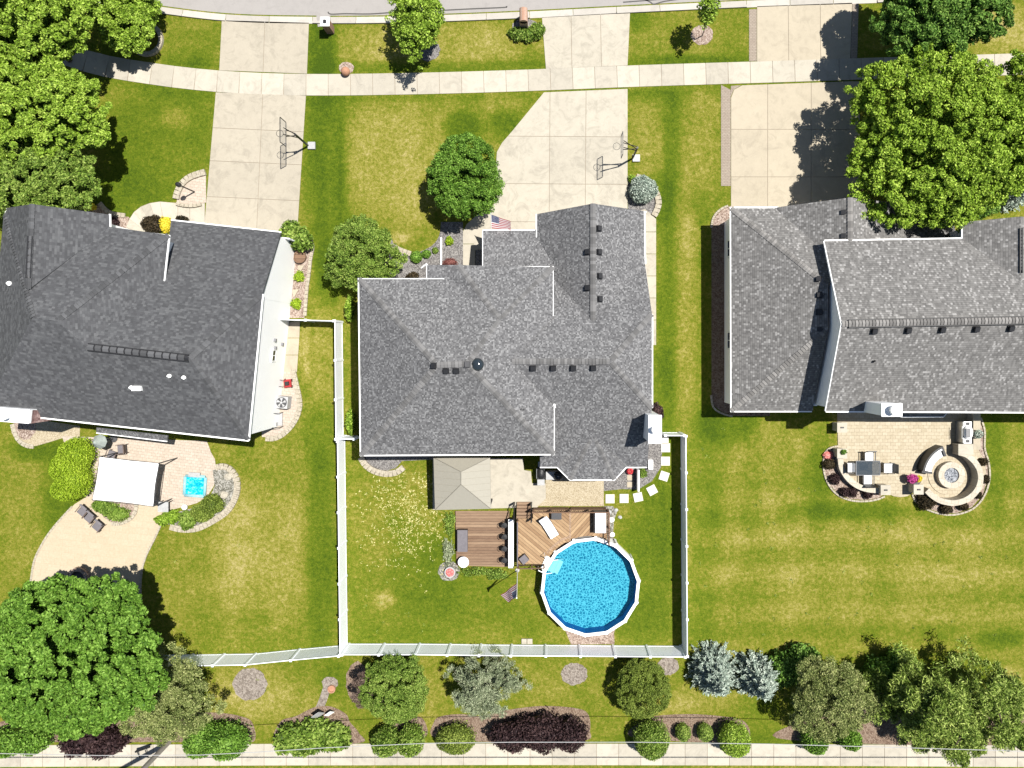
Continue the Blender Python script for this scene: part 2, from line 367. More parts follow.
M['lf_pine'] = m_leaf('needles_pine', (0.03, 0.06, 0.010), (0.155, 0.25, 0.04), (0.45, 0.56, 0.17))
M['lf_yew'] = m_leaf('needles_yew', (0.035, 0.06, 0.010), (0.115, 0.175, 0.026), (0.28, 0.36, 0.085))
M['lf_purple'] = m_leaf('leaves_purple', (0.014, 0.009, 0.011), (0.035, 0.022, 0.025), (0.085, 0.055, 0.055))
M['lf_choc'] = m_leaf('leaves_chocolate', (0.012, 0.012, 0.008), (0.035, 0.03, 0.018), (0.09, 0.07, 0.04))
M['lf_redleaf'] = m_leaf('leaves_dull_red', (0.08, 0.03, 0.03), (0.17, 0.07, 0.065), (0.30, 0.16, 0.14))
M['lf_dead'] = m_leaf('twigs_dead', (0.06, 0.045, 0.038), (0.13, 0.10, 0.085), (0.25, 0.20, 0.17))

# grass: albedo of turf that is lush, ordinary or dry
def grass_material():
    q = N('lawn_turf', 0.95, 0.1); p = q.pos()
    at = q.n("ShaderNodeAttribute"); at.attribute_name = 'dry'; d = at.outputs['Fac']
    n1 = q.noise(p, 0.28, 4, 0.6, 0.3); n2 = q.noise(p, 1.5, 4, 0.7, 0.5); n3 = q.noise(p, 4.2, 5, 0.8, 0.4); n4 = q.noise(p, 12, 3, 0.8)
    f = q.math('ADD', d, q.math('MULTIPLY_ADD', n1, 0.5, -0.25))
    f = q.math('ADD', f, q.math('MULTIPLY_ADD', n2, 0.6, -0.3))
    f = q.math('ADD', f, q.math('MULTIPLY_ADD', n3, 1.5, -0.78))
    c = q.ramp(f, [(0.0, (0.040, 0.070, 0.004)), (0.22, (0.066, 0.100, 0.005)), (0.42, (0.094, 0.122, 0.008)), (0.60, (0.145, 0.146, 0.018)), (0.78, (0.208, 0.190, 0.040)), (1.0, (0.30, 0.255, 0.10))])
    v = q.math('MULTIPLY_ADD', n4, 2.2, -0.1)
    cm = q.n("ShaderNodeCombineColor"); [q.l(v, cm.inputs[i]) for i in range(3)]
    q.col(q.mix(0.75, c, q.mix(1.0, c, cm.outputs[0], 'MULTIPLY')))
    q.bump(q.math('ADD', n3, q.math('MULTIPLY', n4, 0.5)), 0.7, 0.10); return q.m
M['grass'] = grass_material()
# ------------------------------------------------------------------ ground sheet
BLOBS = [ # px, py, rx, ry, amount added to the dryness (0 lush .. 1 straw)
 (160,140,60,55,-.22),(175,118,16,10,.25),(110,200,60,30,-.25),(150,45,14,30,.15),(190,50,32,25,-.12),(200,60,12,10,-.15),
 (322,48,16,32,-.50),(430,45,110,22,.20),(430,66,110,5,-.15),(530,58,12,12,-.15),
 (325,170,18,110,-.38),(308,150,5,60,-.1),(335,150,4,90,.0),(400,160,55,65,.22),(463,128,20,18,-.42),(505,125,16,16,-.3),(400,238,10,6,.35),(395,220,45,25,.02),(505,100,22,12,.2),
 (330,275,16,30,-.22),(322,360,16,60,.12),(305,350,5,30,.3),(322,440,18,40,-.2),
 (690,40,52,22,.02),(690,62,60,6,-.28),(640,20,14,12,-.25),(700,50,16,10,.12),
 (672,140,8,60,-.28),(645,140,16,50,.10),(703,130,16,60,.10),(655,95,30,6,-.15),(660,200,14,30,-.22),
 (668,300,9,130,-.22),(687,300,9,130,.12),(702,320,8,110,-.05),(663,400,14,60,-.2),(700,210,12,20,-.15),(725,425,30,20,-.35),(690,235,12,20,.15),
 (265,560,50,70,.20),(235,500,30,30,.15),(300,520,10,70,.05),(322,560,16,110,-.28),(215,630,60,14,.0),(255,620,20,12,-.15),(170,600,25,30,.05),
 (30,480,30,60,.0),(65,500,22,60,-.28),(40,450,30,12,-.35),(60,560,20,30,-.25),(20,560,20,15,.1),(210,560,40,30,.1),
 (370,540,20,40,.10),(420,500,30,28,.15),(385,600,12,10,.35),(400,560,60,70,-.10),(450,600,60,30,-.16),(405,640,60,14,-.15),(440,560,20,20,-.15),(520,620,30,20,-.08),
 (650,540,28,70,-.25),(645,620,30,25,-.18),(630,510,14,8,.1),(665,500,8,60,-.1),
 (770,470,30,50,.06),(850,560,160,60,.08),(705,520,14,130,-.12),(760,540,30,8,.08),(860,590,160,5,.08),(880,620,130,5,.08),(950,560,60,60,.05),(815,480,18,30,-.22),(850,510,70,10,-.30),(995,470,14,60,-.10),(1000,640,25,10,-.3),(1010,672,14,8,.35),
 (250,690,40,30,.22),(215,670,30,8,-.05),(340,680,20,20,-.28),(300,700,30,20,.1),(430,690,20,40,.12),(540,690,40,30,.05),(600,690,20,20,.05),(680,705,60,12,.15),(760,730,40,12,-.1),(235,725,12,20,-.1),
 (1000,35,50,30,.28),(332,170,4,95,.16),(343,180,4,120,-.16),(313,190,4,60,.10),(40,15,60,40,-.2),
]
def dryness(X, Y):
    px = X/S+512; py = 384-Y/S
    d = np.full(X.shape, 0.54)
    for (x, y, rx, ry, a) in BLOBS:
        q = ((px-x)/rx)**2+((py-y)/ry)**2
        d += a*np.clip(1.35-q, 0, 1)**0.8
    # mowing passes
    m = (px > 690) & (py > 415); d += np.where(m, 0.03*np.sin(px/9.5)+0.075*np.tanh(1.8*np.sin(py/6.0+0.4*np.sin(px/60)))*(py>480)+0.06*np.tanh(1.8*np.sin(px/5.5))*(py<530), 0)
    m = (px > 300) & (px < 545) & (py > 92) & (py < 262); d += np.where(m, 0.03*np.sin(px/7.0), 0)
    m = (px < 335) & (px > 140) & (py > 430) & (py < 650); d += np.where(m, 0.035*np.sin(px/8.5), 0)
    swl = np.interp(px, [-400,-150,0,84,150,220,300,400,512,640,768,860,1024,1200,1600], [-90,-35,28,60.5,73.5,81.5,84.8,84,81,76,72,69,64,57,40])
    dd = np.abs(py-swl); d -= 0.16*np.exp(-((dd-15)/4.5)**2)+0.10*np.exp(-((py-738)/5.0)**2)
    return d
xs = np.concatenate([[-900, -400, -180, -90, -60], np.arange(-46, 46.01, 0.4), [60, 90, 180, 400, 900]])
ys = np.concatenate([[-900, -400, -180, -80, -50], np.arange(-34, 34.01, 0.4), [50, 80, 180, 400, 900]])
XX, YY = np.meshgrid(xs, ys); nx, ny = len(xs), len(ys)
V = np.stack([XX.ravel(), YY.ravel(), np.zeros(nx*ny)], 1)
ii, jj = np.meshgrid(np.arange(nx-1), np.arange(ny-1)); a = (jj*nx+ii).ravel()
F = np.stack([a, a+1, a+1+nx, a+nx], 1)
gr = np_mesh('ground', V, F, M['grass']); tag(gr, kind='structure')
at = gr.data.attributes.new('dry', 'FLOAT', 'POINT'); at.data.foreach_set('value', dryness(V[:, 0], V[:, 1]).astype(np.float32))

# ------------------------------------------------------------------ paving
def clip(poly, a, b, c):         # keep a*x+b*y<=c
    out = []; n = len(poly)
    for i in range(n):
        p, q = poly[i], poly[(i+1) % n]; dp = a*p[0]+b*p[1]-c; dq = a*q[0]+b*q[1]-c
        if dp <= 0: out.append(p)
        if (dp < 0 < dq) or (dq < 0 < dp):
            t = dp/(dp-dq); out.append((p[0]+(q[0]-p[0])*t, p[1]+(q[1]-p[1])*t))
    return out
def slabs(mb, poly, xl, yl, ang=0.0, z0=-0.05, z1=0.03, gap=0.5):
    """cut a ground polygon (photo px) into slabs at the given joint lines (px, turned by ang degrees about its first corner)"""
    o = poly[0]; ca, sa = math.cos(math.radians(ang)), math.sin(math.radians(ang))
    r = [((x-o[0])*ca+(y-o[1])*sa, -(x-o[0])*sa+(y-o[1])*ca) for x, y in poly]
    bx = [-1e4]+[x-o[0] for x in xl]+[1e4]; by = [-1e4]+[y-o[1] for y in yl]+[1e4]
    for i in range(len(bx)-1):
        for j in range(len(by)-1):
            p = r
            for (aa, bb, cc) in ((-1, 0, -(bx[i]+gap/2)), (1, 0, bx[i+1]-gap/2), (0, -1, -(by[j]+gap/2)), (0, 1, by[j+1]-gap/2)):
                if len(p) >= 3: p = clip(p, aa, bb, cc)
            if len(p) < 3: continue
            area = abs(sum(p[k][0]*p[(k+1) % len(p)][1]-p[(k+1) % len(p)][0]*p[k][1] for k in range(len(p))))
            if area < 4: continue
            w = [(o[0]+x*ca-y*sa, o[1]+x*sa+y*ca) for x, y in p]
            mb.prism([G(*q) for q in w], z0, z1)
def smooth_line(pts, n=8, closed=False):
    pts = [Vector((p[0], p[1])) for p in pts]; out = []; m = len(pts)
    rg = range(m) if closed else range(m-1)
    for i in rg:
        p0 = pts[(i-1) % m] if (closed or i > 0) else pts[i]; p1 = pts[i]; p2 = pts[(i+1) % m]
        p3 = pts[(i+2) % m] if (closed or i < m-2) else p2
        for k in range(n):
            t = k/n; out.append(0.5*((2*p1)+(-p0+p2)*t+(2*p0-5*p1+4*p2-p3)*t*t+(-p0+3*p1-3*p2+p3)*t**3))
    if not closed: out.append(pts[-1])
    return [(p.x, p.y) for p in out]
def flat(name, pts, mat, z, curve=False, kind='structure'):
    if curve: pts = smooth_line(pts, 6, True)
    mb = MB(); mb.prism([G(*p) for p in pts], -0.06, z)
    return struct(name, mb, mat)
def wavy(cx, cy, rx, ry, n=26, j=0.08, seed=1):
    rg = random.Random(seed); return [(cx+rx*math.cos(t)*(1+rg.uniform(-j, j)), cy+ry*math.sin(t)*(1+rg.uniform(-j, j))) for t in [2*math.pi*k/n for k in range(n)]]

# street with kerb and gutter
K = smooth_line([(-500,-110),(-200,-52),(0,-8),(138,10),(225,20.5),(310,23),(400,22.5),(512,18.5),(630,12.5),(768,6),(860,3),(1024,-4),(1400,-22),(1700,-36)], 6)
mb = MB(); mb.prism([G(x, y-7.5) for x, y in K]+[G(1700,-170), G(-500,-230)], -0.08, 0.006); struct('road', mb, M['road'])
mb = MB(); kp = [G(x, y-3.0) for x, y in K]
step = 3.05; acc = [kp[0]]; L = 0
def resample(pts, step):
    out = [Vector((pts[0][0], pts[0][1]))]; rest = step
    for i in range(len(pts)-1):
        a = Vector((pts[i][0], pts[i][1])); b = Vector((pts[i+1][0], pts[i+1][1])); d = (b-a).length; pos = 0
        while d-pos >= rest: pos += rest; out.append(a+(b-a)*(pos/d)); rest = step
        rest -= d-pos
    return out
kk = resample(kp, 0.76)
for i in range(0, len(kk)-4, 4): 
    seg = kk[i:i+5]; seg = seg[:-1]+[seg[-2].lerp(seg[-1], 0.96)]
    mb.band(seg, 0.44, -0.05, 0.018)
struct('gutter_pan', mb, M['kerb'])
mb = MB(); kc = resample([G(x, y-0.4) for x, y in K], 0.76)
def at_drive(p):
    x = p[0]/S+512; return 219 < x < 312 or 540 < x < 633 or 750 < x < 862
for i in range(0, len(kc)-4, 4):
    seg = kc[i:i+5]; seg = seg[:-1]+[seg[-2].lerp(seg[-1], 0.96)]
    mb.band(seg, 0.16, -0.05, 0.03 if at_drive(seg[2]) else 0.12)
struct('kerb', mb, M['kerb'])
mb = MB()
for pts in ([(328,12),(331,14.2),(345,13.8),(370,14),(395,12.4),(430,11),(470,9),(504,7.5),(506,6.5)],[(623,2.3),(640,1),(665,-1),(690,-2)],[(640,-3),(650,2),(654,4.2),(664,1.5),(680,-1)],[(704,-1),(716,-2)]):
    mb.band([G(*p) for p in smooth_line(pts, 4)], 0.09, 0.0, 0.0105)
struct('road_crack_sealant', mb, M['tar'])

# front sidewalk in square slabs
SW = smooth_line([(-400,-90),(-150,-35),(0,28),(84,60.5),(150,73.5),(220,81.5),(300,84.8),(400,84),(512,81),(640,76),(768,72),(860,69),(1024,64),(1200,57),(1600,40)], 8)
sp = resample([G(*p) for p in SW], 1.555); mb = MB()
for i in range(len(sp)-1):
    a, b = sp[i], sp[i+1]; d = (b-a).normalized(); mb.band([a+d*0.018, b-d*0.018], 1.50, -0.05, 0.034)
struct('sidewalk_front', mb, M['walk'])
mb = MB(); mb.band(sp, 1.46, -0.05, 0.014); struct('sidewalk_base', mb, M['joint'])
# back sidewalk
sp = resample([G(-400, 758), G(0, 756), G(256, 754.5), G(512, 754), G(768, 754.5), G(1024, 756), G(1400, 758)], 1.55); mb = MB()
for i in range(len(sp)-1):
    a, b = sp[i], sp[i+1]; d = (b-a).normalized(); mb.band([a+d*0.018, b-d*0.018], 1.50, -0.05, 0.034)
struct('sidewalk_back', mb, M['walk'])
mb = MB(); mb.band(sp, 1.46, -0.05, 0.014); struct('sidewalk_back_base', mb, M['joint'])

def drive(name, polys, mat):
    mb = MB(); base = MB()
    for poly, xl, yl, ang in polys:
        slabs(mb, poly, xl, yl, ang); base.prism([G(*p) for p in poly], -0.06, 0.010)
    struct(name, mb, mat); struct(name+'_joints', base, M['joint'])
drive('driveway_left', [([(222,20.5),(309,23),(307,73.8),(219.5,70.5)], [265], [], 2),
      ([(216,92.5),(306,95.8),(297,237),(204.5,226)], [263], [128,161,197], 2.6)], M['conc3'])
drive('driveway_middle', [([(542,17.5),(630,12.5),(627.5,65.5),(546,69)], [571,600.5], [], -1),
      ([(544,92.5),(627.5,89),(627.5,240),(474,250),(474,230),(486,212),(494,206),(495.5,172),(497,152),(502,143),(512,131.5)], [550,586], [136.5,184,222], 0.4)], M['conc'])
drive('driveway_right', [([(757,6.5),(852,3),(850,59),(757,61.5)], [788,820], [], -0.6),
      ([(731,208),(731,98),(734,90),(742,85.5),(850,81.5),(860,81.5),(858,214),(731,214)], [767.5,811], [129.5,177], 0)], M['conc2'])
mb = MB(); mb.prism([G(749,9.5), G(756.6,9.3), G(756.6,61), G(749,61.3)], -0.05, 0.028); mb.prism([G(721,85), G(730.6,90), G(730.6,186), G(721,186)], -0.05, 0.028)
mb.prism([G(730.8,86), G(741,85.4), G(733.6,90), G(730.8,97)], -0.05, 0.024); mb.prism([G(852.4,3), G(858.5,3), G(857,58), G(850.4,58.6)], -0.05, 0.028)
struct('driveway_paver_border', mb, M['paver_strip'])
# curved front walk at the left house, with slabs
mb = MB(); outer = [(205,203),(190,203.5),(178,203),(160,201.5),(150,203),(141,206.5),(134,212),(129.5,219),(126,227),(126,236)]
inner = [(205,226),(190,226),(178,226),(165,226),(158,228),(154,230),(150,231),(147,232),(145,236),(144,240)]
for i in range(len(outer)-1):
    q = [outer[i], outer[i+1], inner[i+1], inner[i]]; c = Vector((sum(p[0] for p in q)/4, sum(p[1] for p in q)/4))
    q = [(c.x+(p[0]-c.x)*0.97, c.y+(p[1]-c.y)*0.97) for p in q]; mb.prism([G(*p) for p in q], -0.05, 0.031)
struct('front_walk_left', mb, M['walk'])
mb = MB(); mb.prism([G(*p) for p in outer+inner[::-1]], -0.06, 0.012); struct('front_walk_left_base', mb, M['joint'])
# walk to the middle house door and walk along its garage
mb = MB(); slabs(mb, [(495,204),(495,232),(483,232),(477,238),(475,246),(475,300),(463,300),(463,232),(467,224),(476,216),(486,208)], [], [244,266,284], 0, z1=0.036)
struct('front_walk_middle', mb, M['conc'])
mb = MB(); slabs(mb, [(628,214),(645,209),(656,219),(656,345),(630,345)], [], [232,254,276,298,320], 0, z1=0.036); struct('garage_side_walk', mb, M['conc'])
mb = MB(); slabs(mb, [(283,322),(300,322),(299.5,336),(297,372),(284,372)], [], [338,355], 0, z1=0.034); struct('side_walk_left', mb, M['conc2'])

# patios
flat('patio_middle_concrete', [(433,458),(523,458),(524,470),(531,471),(532,483),(546,483),(546.6,498),(543,503),(537,507),(433,509.5)], M['conc'], 0.10)
flat('patio_middle_aggregate', [(545,470),(603.5,470),(603.8,505.8),(536,505.8),(541,503),(546,498)], M['aggr'], 0.106)
flat('patio_left_pavers', [(62,436),(207,441),(211,452),(215,459),(216.5,470),(214,486),(207,497),(197,503),(185,506.5),(170,510),(160,517),(136,512),(96,502),(86,498),(76,470)], M['paver'], 0.040)
flat('patio_left_stamped', [(96,498),(164,506),(163,520),(155,538),(147,554),(142,570),(140,590),(142,640),(45,640),(33,592),(32,576),(35,560),(42,545),(51,531),(62,518),(75,504),(88,496)], M['stamp'], 0.046)
flat('patio_left_walk', [(12,424),(12,433),(18,440),(27,445),(36,446),(50,442),(66,437),(80,437),(80,426),(40,420)], M['aggr'], 0.034)
flat('patio_right_pavers', [(837,412),(976,412),(976,446),(985,462),(986,480),(978,496),(964,505),(948,506),(934,500),(924,491),(914,492),(907,496),(900,497),(893,496),(886,492),(870,490),(856,486),(846,477),(841,466),(838,456)], M['paver_tan'], 0.05)
flat('pool_surround_stones', [(560,620),(618,620),(614,633),(614.5,644),(571,644.5),(566,632)], M['gravel_pink'], 0.012)

# planting beds: gravel and mulch sheets
bed = lambda n, p, m, z=0.016, c=True: flat(n, p, m, z, c)
bed('gravel_bed_front', [(392,238),(394,247),(404,251),(414,254.5),(424,251),(434,245),(440,236),(441,222),(463,222),(463.4,240),(463.5,270),(463,300),(440,300),(380,300),(372,286),(385,262)], M['gravel_grey'], 0.016, False)
bed('gravel_bed_entry', [(475,300),(475.4,247),(478,238),(484,232.4),(500,231),(500,300)], M['gravel_grey'], 0.014, False)
bed('gravel_bed_side', [(603.6,470),(603.6,491),(622,489),(638,489.5),(652,481),(661,467),(662.5,445),(661,428),(640,428),(620,460)], M['gravel_grey'], 0.016, False)
bed('gravel_bed_garage', [(627.8,176),(637,176.5),(648,182),(656,193),(658,204),(654,215),(648,221),(638,213),(628,213)], M['gravel_grey'], 0.016, False)
bed('stone_bed_pool', [(604,506),(613,506),(617,512),(614,520),(613,534),(615,548),(625,562),(637,584),(626,590),(600,545)], M['river'], 0.02, False)
bed('gravel_bed_left_wall', [(288,250),(296,244),(308,237),(312,250),(308.5,280),(304.5,318),(286,318)], M['gravel_pink'], 0.014, False)
bed('gravel_bed_left_wall_lower', [(284,371),(293,369),(297,385),(300,403),(297,417),(288,430),(276,437),(262,437),(262,420),(276,395)], M['paver'], 0.026, False)
bed('gravel_bed_left_front', [(80,222),(97,204),(104,211),(114,215),(129,217),(131,222),(124,236),(100,240)], M['gravel_pink'], 0.014, False)
bed('gravel_wedge_bed', [(206,172.5),(206.4,202.6),(196,205),(185,205),(177,203),(178,194),(183,184),(192,177)], M['paver'], 0.05, False)
bed('gravel_bed_chimney', [(14,422),(36,422),(36,432),(30,439),(24,440),(17,434)], M['gravel_pink'], 0.055, False)
bed('river_stone_crescent', [(213,470),(222,467),(229,468),(235,476),(236.5,486),(234,497),(226,509),(212,519),(198,526),(183,527),(168,524),(163,516),(178,512),(197,507),(209,499),(215,486)], M['river'], 0.05, False)
bed('gravel_bed_canopy', [(92,499),(100,495),(137,502),(136,510),(130,518),(120,522),(111,522),(104,517)], M['gravel_pink'], 0.06, False)
bed('mulch_bed_right_wall', [(732,205),(722,209),(714,217),(711.5,226),(711.5,395),(714,406),(722,412),(735,416),(770,416),(770,405),(738,400),(738,215)], M['mulch'], 0.014, False)
flat('gravel_cap_right_wall', [(732,206),(722,210),(715,217.5),(712.5,225),(726,225),(733,212)], M['gravel_pink'], 0.022)
bed('mulch_bed_patio_left', [(824,455),(829,449),(838,447),(842,468),(850,481),(862,489),(882,492),(884,494),(878,498),(866,500),(850,499),(838,494),(829,484),(824,470)], M['gravel_pink'], 0.018, False)
bed('mulch_bed_patio_right', [(914,492),(916,500),(926,508),(942,513),(957,513),(972,507),(983,494),(988,478),(987,462),(983,448),(983,430),(976,412),(972,412),(972,446),(982,462),(982,482),(972,497),(958,504),(944,504),(930,497)], M['gravel_pink'], 0.018, False)
# mulch under the back hedge and around the trees
bed('mulch_bed_back_a', [(350,722),(346,714),(333,707),(322,706),(312,708),(296,716),(280,722),(280,743),(359,743),(359,733)], M['mulch'])
bed('mulch_bed_back_b', [(60,742),(190,742),(240,742),(255,740),(252,722),(240,716),(222,713),(190,712),(100,712),(50,718),(0,722),(0,742)], M['mulch'])
bed('mulch_bed_back_c', [(380,740),(398,720),(412,716),(424,720),(424,738)], M['mulch'])
bed('mulch_bed_back_d', [(436,738),(434,722),(442,716),(462,714),(480,716),(500,711),(540,706),(575,708),(588,714),(590,730),(582,741),(500,742)], M['mulch'])
bed('mulch_bed_back_e', [(630,736),(640,722),(655,716),(690,714),(720,716),(742,720),(750,732),(742,741),(690,742)], M['mulch'])
bed('mulch_bed_back_f', [(790,740),(792,724),(802,716),(860,700),(930,690),(1000,700),(1030,712),(1030,744)], M['mulch'])
for i, (x, y, rx, ry, m) in enumerate([(250,684,17,16,'taupe_gr'),(574,674,13.5,11,'taupe_gr'),(428,50,12,11,'gravel_grey'),(702,35,11,10,'gravel_pink'),(346.5,68,7.5,6,'gravel_pink'),(330,683,8,6.5,'taupe_gr'),(358,682,12,20,'mulch'),(668,666,11,9,'taupe_gr'),(525,27,13,8,'gravel_grey'),(449,571,11,10,'river')]):
    mb = MB(); mb.prism([G(*p) for p in wavy(x, y, rx, ry, 28, 0.07, i)], -0.05, 0.018+0.001*i); struct('mulch_circle' if m == 'mulch' else 'gravel_circle', mb, M[m])
mb = MB(); mb.band([G(327,688), G(323,700), G(318,712)], 0.55, -0.04, 0.0135); struct('worn_path', mb, M['taupe_gr'])
mb = MB(); mb.prism([G(316,12), G(330,15), G(332,25), G(318,27)], -0.04, 0.027); struct('mailbox_pad', mb, M['road'])

# block edging of the beds
def edging(name, pts, label, wid=0.28, h=0.14, mat='edging', closed=False):
    mb = MB(); line = resample([G(*p) for p in smooth_line(pts, 8, closed)], 0.3)
    for i in range(len(line)-1): mb.band([line[i].lerp(line[i+1], .04), line[i].lerp(line[i+1], .96)], wid, -0.03, h)
    return single(name, mb, M[mat], label, 'edging')
edging('block_edging', [(392,245),(398,249),(405,252),(413,254.5)], 'cream curved block edging beside the clipped round shrub on the front lawn', 0.35)
edging('steel_edging', [(413,254.5),(424,251),(434,245),(440,236),(442,224)], 'thin dark edging between the front lawn and the grey gravel bed', 0.09, 0.07, 'gravel_grey')
edging('block_edging', [(636,177),(648,182),(656,193),(658.5,204),(655,214),(651,219)], 'curved cream edging around the small blue spruce bed by the driveway', 0.42, 0.16)
edging('block_edging', [(206,172.5),(192,177),(183,184),(178,194),(176.5,203)], 'curved edging of the quarter round paved bed by the left driveway', 0.42, 0.2)
edging('block_edging', [(177,204),(186,206),(196,206),(206,203.4)], 'lower edging of the quarter round bed facing the left front walk', 0.22, 0.2)
edging('block_edging', [(309,236),(313,246),(311,258),(309,275),(307,290),(305,318)], 'long thin edging strip beside the white gable wall of the left house', 0.22, 0.1)
edging('block_edging', [(293,369),(296.5,385),(300,403),(297,417),(288,430),(276,438),(262,438)], 'curved tan edging round the paved bed with the air conditioner', 0.36, 0.1)
edging('block_edging', [(13,424),(15,432),(20,441),(29,446),(38,446)], 'pale edging curving around the gravel by the left chimney', 0.3, 0.09)
edging('block_edging', [(216,467.5),(223,466),(230,468.5),(236,476),(238,486),(235.5,498),(227.5,511),(213,521),(198,528),(183,529),(170,526)], 'crescent of pale edging blocks around the river stone bed', 0.42, 0.16)
edging('block_edging', [(137,502),(136.5,511),(130.5,519),(120,523.5),(110,523)], 'half round edging under the edge of the white canopy', 0.25, 0.14)
edging('block_edging', [(100,203),(106,210),(114,214),(129,216)], 'pale edging at the lawn corner before the left house', 0.3, 0.1)
edging('block_edging', [(361,457),(366,465),(375,471),(386,473.5),(397,472),(405,466)], 'pale curved edging below the lower left corner of the middle roof', 0.42, 0.16)
flat('gravel_bed_corner', [(361,452),(364,462),(372,469),(386,471),(396,468),(402,461),(434,459.5),(434,452)], M['gravel_grey'], 0.016)
edging('block_edging', [(711,228),(713.5,217),(721,209),(731,205)], 'thin edging round the pink gravel at the top of the right wall bed', 0.14, 0.1)
edging('block_edging', [(711,395),(713,407),(721,413),(735,417)], 'thin dark edging at the lower end of the right wall bed', 0.12, 0.1)
edging('block_edging', [(838,446),(829,448),(824,455),(823.4,470),(828,484),(837,494.5),(850,500),(866,501),(879,498.5),(888,494)], 'thin dark edging round the left half round planting bed of the paver patio', 0.12, 0.1)
edging('block_edging', [(912,494),(915,501),(926,509),(942,514),(957,514),(973,508),(984,495),(989,478),(988,462),(984,448),(984,430),(979,415)], 'thin dark edging round the planting bed outside the round seat wall', 0.12, 0.1)
edging('block_edging', [(30,592),(32,576),(35,560),(42,545),(51,531),(62,518),(75,504)], 'left border stones of the tan stamped patio', 0.14, 0.07)
edging('block_edging', [(163,520),(155,538),(147,554),(142,570),(140.5,590),(142,604)], 'right border stones of the tan stamped patio', 0.14, 0.07)
mb = MB(); mb.prism([G(440.6,238), G(442.2,238), G(442.2,265), G(440.6,265)], -0.03, 0.18)
single('bed_divider', mb, M['white'], 'pale straight divider strip in the front gravel bed', 'edging')
# ------------------------------------------------------------------ houses
def facet(mb, pts, th=0.14):
    w = [P(*p) for p in pts]; n = Vector((0, 0, 0))
    for i in range(len(w)):
        a, b = w[i], w[(i+1) % len(w)]
        n += Vector(((a.y-b.y)*(a.z+b.z), (a.z-b.z)*(a.x+b.x), (a.x-b.x)*(a.y+b.y)))
    if n.z < 0: w = w[::-1]; n = -n
    n.normalize(); e = Vector((-n.y, n.x, 0))
    if e.length < 1e-4: e = Vector((1, 0, 0))
    e.normalize(); s = n.cross(e)
    uv = [(p.dot(e)+100, p.dot(s)+100) for p in w]; k = len(w)
    low = [Vector((p.x, p.y, p.z-th)) for p in w]
    fs = [tuple(range(k)), tuple(range(2*k-1, k-1, -1))]+[(i, k+i, k+(i+1) % k, (i+1) % k) for i in range(k)]
    mb.add(w+low, fs, [uv, uv[::-1]]+[[(0, 0)]*4]*k)
def roof_part(parent, name, facets, mat):
    mb = MB()
    for f in facets: facet(mb, f)
    return mb.build(name, mat, parent)
def caps(parent, lines, mat, drop=0.06, wid=0.17, pitch=0.21):
    for (a, b) in lines:
        a = P(*a); b = P(*b); d = b-a; L = d.length; d.normalize(); hx = Vector((d.y, -d.x, 0))
        hx = hx.normalized() if hx.length > 1e-5 else Vector((1, 0, 0)); mb = MB(); n = int(L/pitch); up = Vector((0, 0, 1))
        for i in range(n):
            p0 = a+d*(i*pitch)+up*0.060; p1 = a+d*((i+1.0)*pitch)+up*0.015
            vs = [p0-hx*wid-up*drop, p0, p0+hx*wid-up*drop, p1-hx*wid-up*drop, p1, p1+hx*wid-up*drop]
            vs += [v-up*0.03 for v in vs[:3]]
            mb.add(vs, [(0, 1, 4, 3), (1, 2, 5, 4), (6, 7, 1, 0), (7, 8, 2, 1)])
        mb.build('ridge_cap', mat, parent)
def gutter(parent, segs, name='gutter', r=0.048, mat=None, dz=-0.07):
    for (a, b) in segs:
        a = P(*a)+Vector((0, 0, dz)); b = P(*b)+Vector((0, 0, dz)); d = (b-a).normalized(); nrm = Vector((d.y, -d.x, 0)).normalized()
        vs = []
        for p in (a, b):
            for sx, sz in ((-1, -1), (1, -1), (1, 1), (-1, 1)): vs.append(p+nrm*r*sx+Vector((0, 0, r*1.1*sz)))
        MB().add(vs, [(3, 2, 1, 0), (4, 5, 6, 7), (0, 1, 5, 4), (1, 2, 6, 5), (2, 3, 7, 6), (3, 0, 4, 7)]).build(name, mat or M['white'], parent)
def wallpoly(parent, pts, nrm, th=0.12, mat=None):
    n = Vector(nrm).normalized()*th; k = len(pts); vs = [Vector(p) for p in pts]+[Vector(p)-n for p in pts]
    return MB().add(vs, [tuple(range(k)), tuple(range(2*k-1, k-1, -1))]+[(i, k+i, k+(i+1) % k, (i+1) % k) for i in range(k)]).build('wall', mat or M['siding'], parent)
def wallprism(parent, pts, h, top=None, mat=None, z0=0):
    mb = MB(); mb.prism([P(x, y, h) for x, y in pts], z0, (top if top else h)-0.08); return mb.build('wall', mat or M['siding'], parent)
def window(parent, c, wd, ht, ang, cols=2, name='window'):
    M3 = Matrix.Rotation(ang, 3, 'Z'); c = Vector(c)
    mb = MB(); fr = 0.07
    for dx, dz, sx, sz in ((0, ht/2, wd+fr*2, fr), (0, -ht/2, wd+fr*2, fr), (-wd/2, 0, fr, ht-fr), (wd/2, 0, fr, ht-fr)):
        o = M3 @ Vector((dx, 0, 0)); mb.box((c.x+o.x, c.y+o.y, c.z+dz), (sx, 0.09, sz), M=M3)
    for i in range(1, cols):
        o = M3 @ Vector((-wd/2+wd*i/cols, 0, 0)); mb.box((c.x+o.x, c.y+o.y, c.z), (0.05, 0.07, ht-fr), M=M3)
    f = mb.build(name, M['white'], parent)
    MB().box(tuple(c), (wd-0.01, 0.04, ht-0.01), M=M3).build('pane', M['glass'], f)
